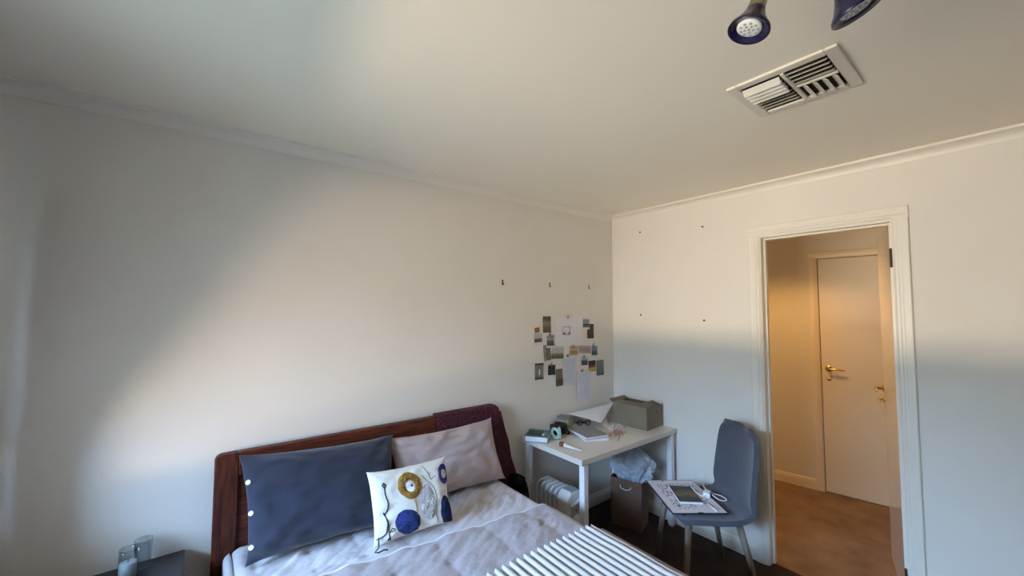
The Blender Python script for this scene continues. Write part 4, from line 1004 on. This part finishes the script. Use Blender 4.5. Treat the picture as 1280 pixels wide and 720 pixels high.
MB().lathe([(0.0034, 0), (0.0026, 0.008), (0.0006, 0.014)], 10, (0.045, 0, 0), (1, 0, 0)).build('pen_tip', M['clipsteel'], pn2, smooth=True)

# ------------------------------------------------------------------ prints and papers pinned on the wall
G = 'prints pinned above the desk'
def card(name, label, cat, cx, cz, w, h, rot, m, border=None, pic=None, bend=0.004):
    """a card pinned flat: backing paper plus, for instant prints, the picture window pic=(x0,x1,z0,z1) in 0..1"""
    t = thing(name, label, cat, (cx, 0, cz), group=G); t.rotation_euler = (0, math.radians(rot), 0)
    def f(u, v): return (-w/2+w*u, -0.0022-bend*(2*v-1)**2*0.5-bend*0.5*(1-v), -h/2+h*v)
    paper = MB().grid(f, 6, 8, -0.0008).build('print_paper' if border else 'printed_card', border or m, t)
    if border:
        x0, x1, z0, z1 = pic
        def g(u, v):
            a = f(x0+(x1-x0)*u, z0+(z1-z0)*v); return (a[0], a[1]-0.0011, a[2])
        MB().grid(g, 6, 8, -0.0004).build('picture', m, t)
    return t
def clip(x, z, label, m='clipsteel'):
    t = thing('bulldog_clip', label, 'clip', (x, 0, z), group='clips holding the wall prints')
    box(-0.008, 0.008, -0.012, -0.0001, -0.010, 0.004).build('clip_jaw', M[m], t, bevel=0.002)
    MB().tube([(-0.004, -0.008, 0.004), (-0.005, -0.010, 0.016), (0.005, -0.010, 0.016), (0.004, -0.008, 0.004)], 0.0015, 6).build('clip_loop', M[m], t)
PR = print_mat
card('photo_print', 'upright sepia print of a dark arch', 'photo', -0.792, 1.473, 0.079, 0.122, 0, PR('print_arch', [(0, (70, 68, 62)), (0.3, (92, 86, 74)), (0.6, (140, 128, 104)), (0.82, (58, 54, 46)), (1, (96, 88, 74))], distort=0.4))
card('photo_print', 'tiny rust orange print at top of the wall group', 'photo', -0.889, 1.434, 0.048, 0.036, -6, PR('print_orange', [(0, (132, 84, 52)), (0.6, (150, 96, 58)), (1, (120, 96, 66))]))
card('instant_print', 'white bordered print of dark lake under pale sky', 'photo', -0.879, 1.367, 0.091, 0.094, -3, PR('print_lake', [(0, (70, 74, 74)), (0.35, (82, 86, 84)), (0.5, (172, 174, 176)), (1, (176, 176, 174))], distort=0.15), M['paperwarm'], (0.08, 0.92, 0.26, 0.95))
card('instant_print', 'clipped print of grey lilac harbour below arch print', 'photo', -0.756, 1.347, 0.083, 0.099, 0, PR('print_harbour', [(0, (70, 66, 76)), (0.45, (96, 92, 104)), (0.6, (160, 158, 166)), (0.8, (110, 108, 118)), (1, (166, 164, 168))], distort=0.2), M['paperwarm'], (0.06, 0.94, 0.16, 0.95))
sh_ = card('paper_sheet', 'large white sheet with small square ink drawing', 'paper', -0.551, 1.419, 0.300, 0.222, -1, M['paper'])
sq = MB()
for a, b, c2, d in ((-0.078, 0.004, 0.030, 0.033), (-0.078, 0.004, -0.030, -0.026), (-0.078, -0.075, -0.026, 0.030), (0.001, 0.004, -0.026, 0.030)): sq.box(a, b, -0.0098, -0.0090, c2, d)
sq.build('ink_square', M['greenthread'], sh_)
MB().prism([(-0.073, -0.0255), (-0.045, -0.0255), (-0.058, -0.010), (-0.066, -0.006)], -0.0098, -0.0092, 'y').build('ink_sketch', M['clipsteel'], sh_)
MB().prism([(-0.022, -0.0255), (-0.001, -0.0255), (-0.001, 0.002), (-0.010, -0.012)], -0.0098, -0.0092, 'y').build('ink_sketch', M['clipsteel'], sh_)
card('instant_print', 'small print of dark coast right of large sheet', 'photo', -0.355, 1.468, 0.083, 0.088, 2, PR('print_coast', [(0, (76, 80, 78)), (0.4, (62, 66, 64)), (0.5, (150, 158, 164)), (0.75, (120, 128, 138)), (1, (160, 164, 164))], distort=0.2), M['paperwarm'], (0.05, 0.95, 0.18, 0.96))
card('photo_print', 'dark olive forest print below the coast print', 'photo', -0.302, 1.407, 0.080, 0.119, 1, PR('print_forest', [(0, (48, 46, 34)), (0.4, (72, 68, 48)), (0.7, (50, 48, 36)), (1, (66, 60, 44))], distort=0.6, nscale=8))
card('photo_print', 'tall grey print of bare trunks in left column', 'photo', -0.789, 1.263, 0.069, 0.116, -4, PR('print_street', [(0, (84, 80, 74)), (0.25, (150, 146, 138)), (0.45, (64, 60, 56)), (0.7, (120, 112, 104)), (1, (70, 66, 60))], angle='X', distort=0.5))
card('photo_print', 'wide print of green hill under pale sky', 'photo', -0.680, 1.252, 0.128, 0.084, 2, PR('print_hill', [(0, (76, 78, 52)), (0.3, (100, 104, 70)), (0.45, (120, 122, 96)), (0.55, (180, 182, 176)), (1, (184, 184, 178))], distort=0.22, nscale=3))
card('photo_print', 'clipped cream and tan print under the large sheet', 'photo', -0.499, 1.260, 0.092, 0.070, 4, PR('print_cream', [(0, (176, 150, 112)), (0.4, (150, 110, 66)), (0.6, (190, 168, 134)), (1, (170, 138, 96))], distort=0.6))
card('photo_print', 'pale pinkish print beside the cream print', 'photo', -0.369, 1.261, 0.140, 0.061, 5, PR('print_pink', [(0, (178, 160, 150)), (0.5, (160, 138, 132)), (1, (186, 172, 164))], distort=0.5))
card('instant_print', 'clipped blue sea print near the wall corner', 'photo', -0.255, 1.239, 0.080, 0.093, 2, PR('print_blue', [(0, (44, 56, 60)), (0.4, (58, 74, 82)), (0.6, (120, 144, 162)), (1, (104, 130, 156))], distort=0.25), M['paperwarm'], (0.06, 0.94, 0.16, 0.96))
fp = card('photo_print', 'grey print of a framed dark doorway at lower edge', 'photo', -0.869, 1.131, 0.086, 0.119, 1, PR('print_frame', [(0, (70, 68, 62)), (0.12, (80, 78, 72)), (0.2, (132, 130, 120)), (0.8, (140, 138, 126)), (0.9, (76, 74, 66)), (1, (60, 58, 54))], distort=0.08))
box(-0.020, 0.020, -0.0078, -0.0066, -0.033, 0.036).build('dark_opening', M['clipsteel'], fp)
box(-0.008, 0.006, -0.0086, -0.0079, -0.026, 0.016).build('pale_figure', M['paperwarm'], fp)
card('instant_print', 'clipped nearly black print with white lower border', 'photo', -0.744, 1.120, 0.083, 0.101, 3, PR('print_black', [(0, (16, 17, 18)), (0.5, (30, 34, 32)), (1, (14, 14, 16))], distort=0.4), M['paperwarm'], (0.05, 0.95, 0.22, 0.97))
card('photo_print', 'tall brown print beside the typed sheet', 'photo', -0.664, 1.066, 0.068, 0.130, 0, PR('print_brown', [(0, (104, 92, 66)), (0.3, (70, 58, 40)), (0.5, (118, 104, 76)), (0.8, (128, 116, 86)), (1, (110, 100, 74))], distort=0.5))
tx = text_mat('typed_text', (0.66, 0.66, 0.71), (0.46, 0.46, 0.52), 22, 0.10, 26)
card('typed_sheet', 'typed white page hanging above the receipt', 'paper', -0.549, 1.109, 0.150, 0.208, 2, tx, bend=0.010)
card('instant_print', 'small white bordered dark green print beside typed page', 'photo', -0.376, 1.160, 0.091, 0.083, 2, PR('print_green', [(0, (40, 50, 44)), (0.55, (56, 66, 58)), (0.7, (150, 156, 152)), (1, (176, 176, 170))], distort=0.2), M['paperwarm'], (0.08, 0.92, 0.20, 0.95))
card('photo_print', 'dark print with glowing yellow orange lower half', 'photo', -0.286, 1.121, 0.089, 0.088, 0, PR('print_sun', [(0, (190, 140, 40)), (0.25, (214, 170, 60)), (0.45, (150, 66, 24)), (0.6, (60, 30, 24)), (1, (40, 26, 24))], distort=0.35))
card('photo_print', 'grey green print nearest the wall corner', 'photo', -0.184, 1.098, 0.094, 0.127, 0, PR('print_grey', [(0, (86, 94, 98)), (0.3, (108, 114, 112)), (0.7, (120, 124, 118)), (1, (132, 132, 120))], distort=0.4))
tx2 = text_mat('receipt_text', (0.70, 0.70, 0.77), (0.52, 0.52, 0.60), 16, 0.12, 14)
card('handwritten_sheet', 'long white handwritten sheet hanging lowest on wall', 'paper', -0.392, 0.977, 0.156, 0.222, 1, tx2, bend=0.014)
clip(-0.570, 1.530, 'dark clip holding the large white sheet')
clip(-0.572, 1.226, 'dark clip holding the typed page')
clip(-0.383, 1.205, 'steel clip above the dark green print')
clip(-0.408, 1.092, 'steel clip holding the long handwritten sheet')
clip(-0.764, 1.398, 'dark clip on the harbour print')
clip(-0.748, 1.171, 'steel clip on the black print')
clip(-0.269, 1.290, 'brown clip on the blue sea print')
clip(-0.508, 1.293, 'brown clip on the cream print')
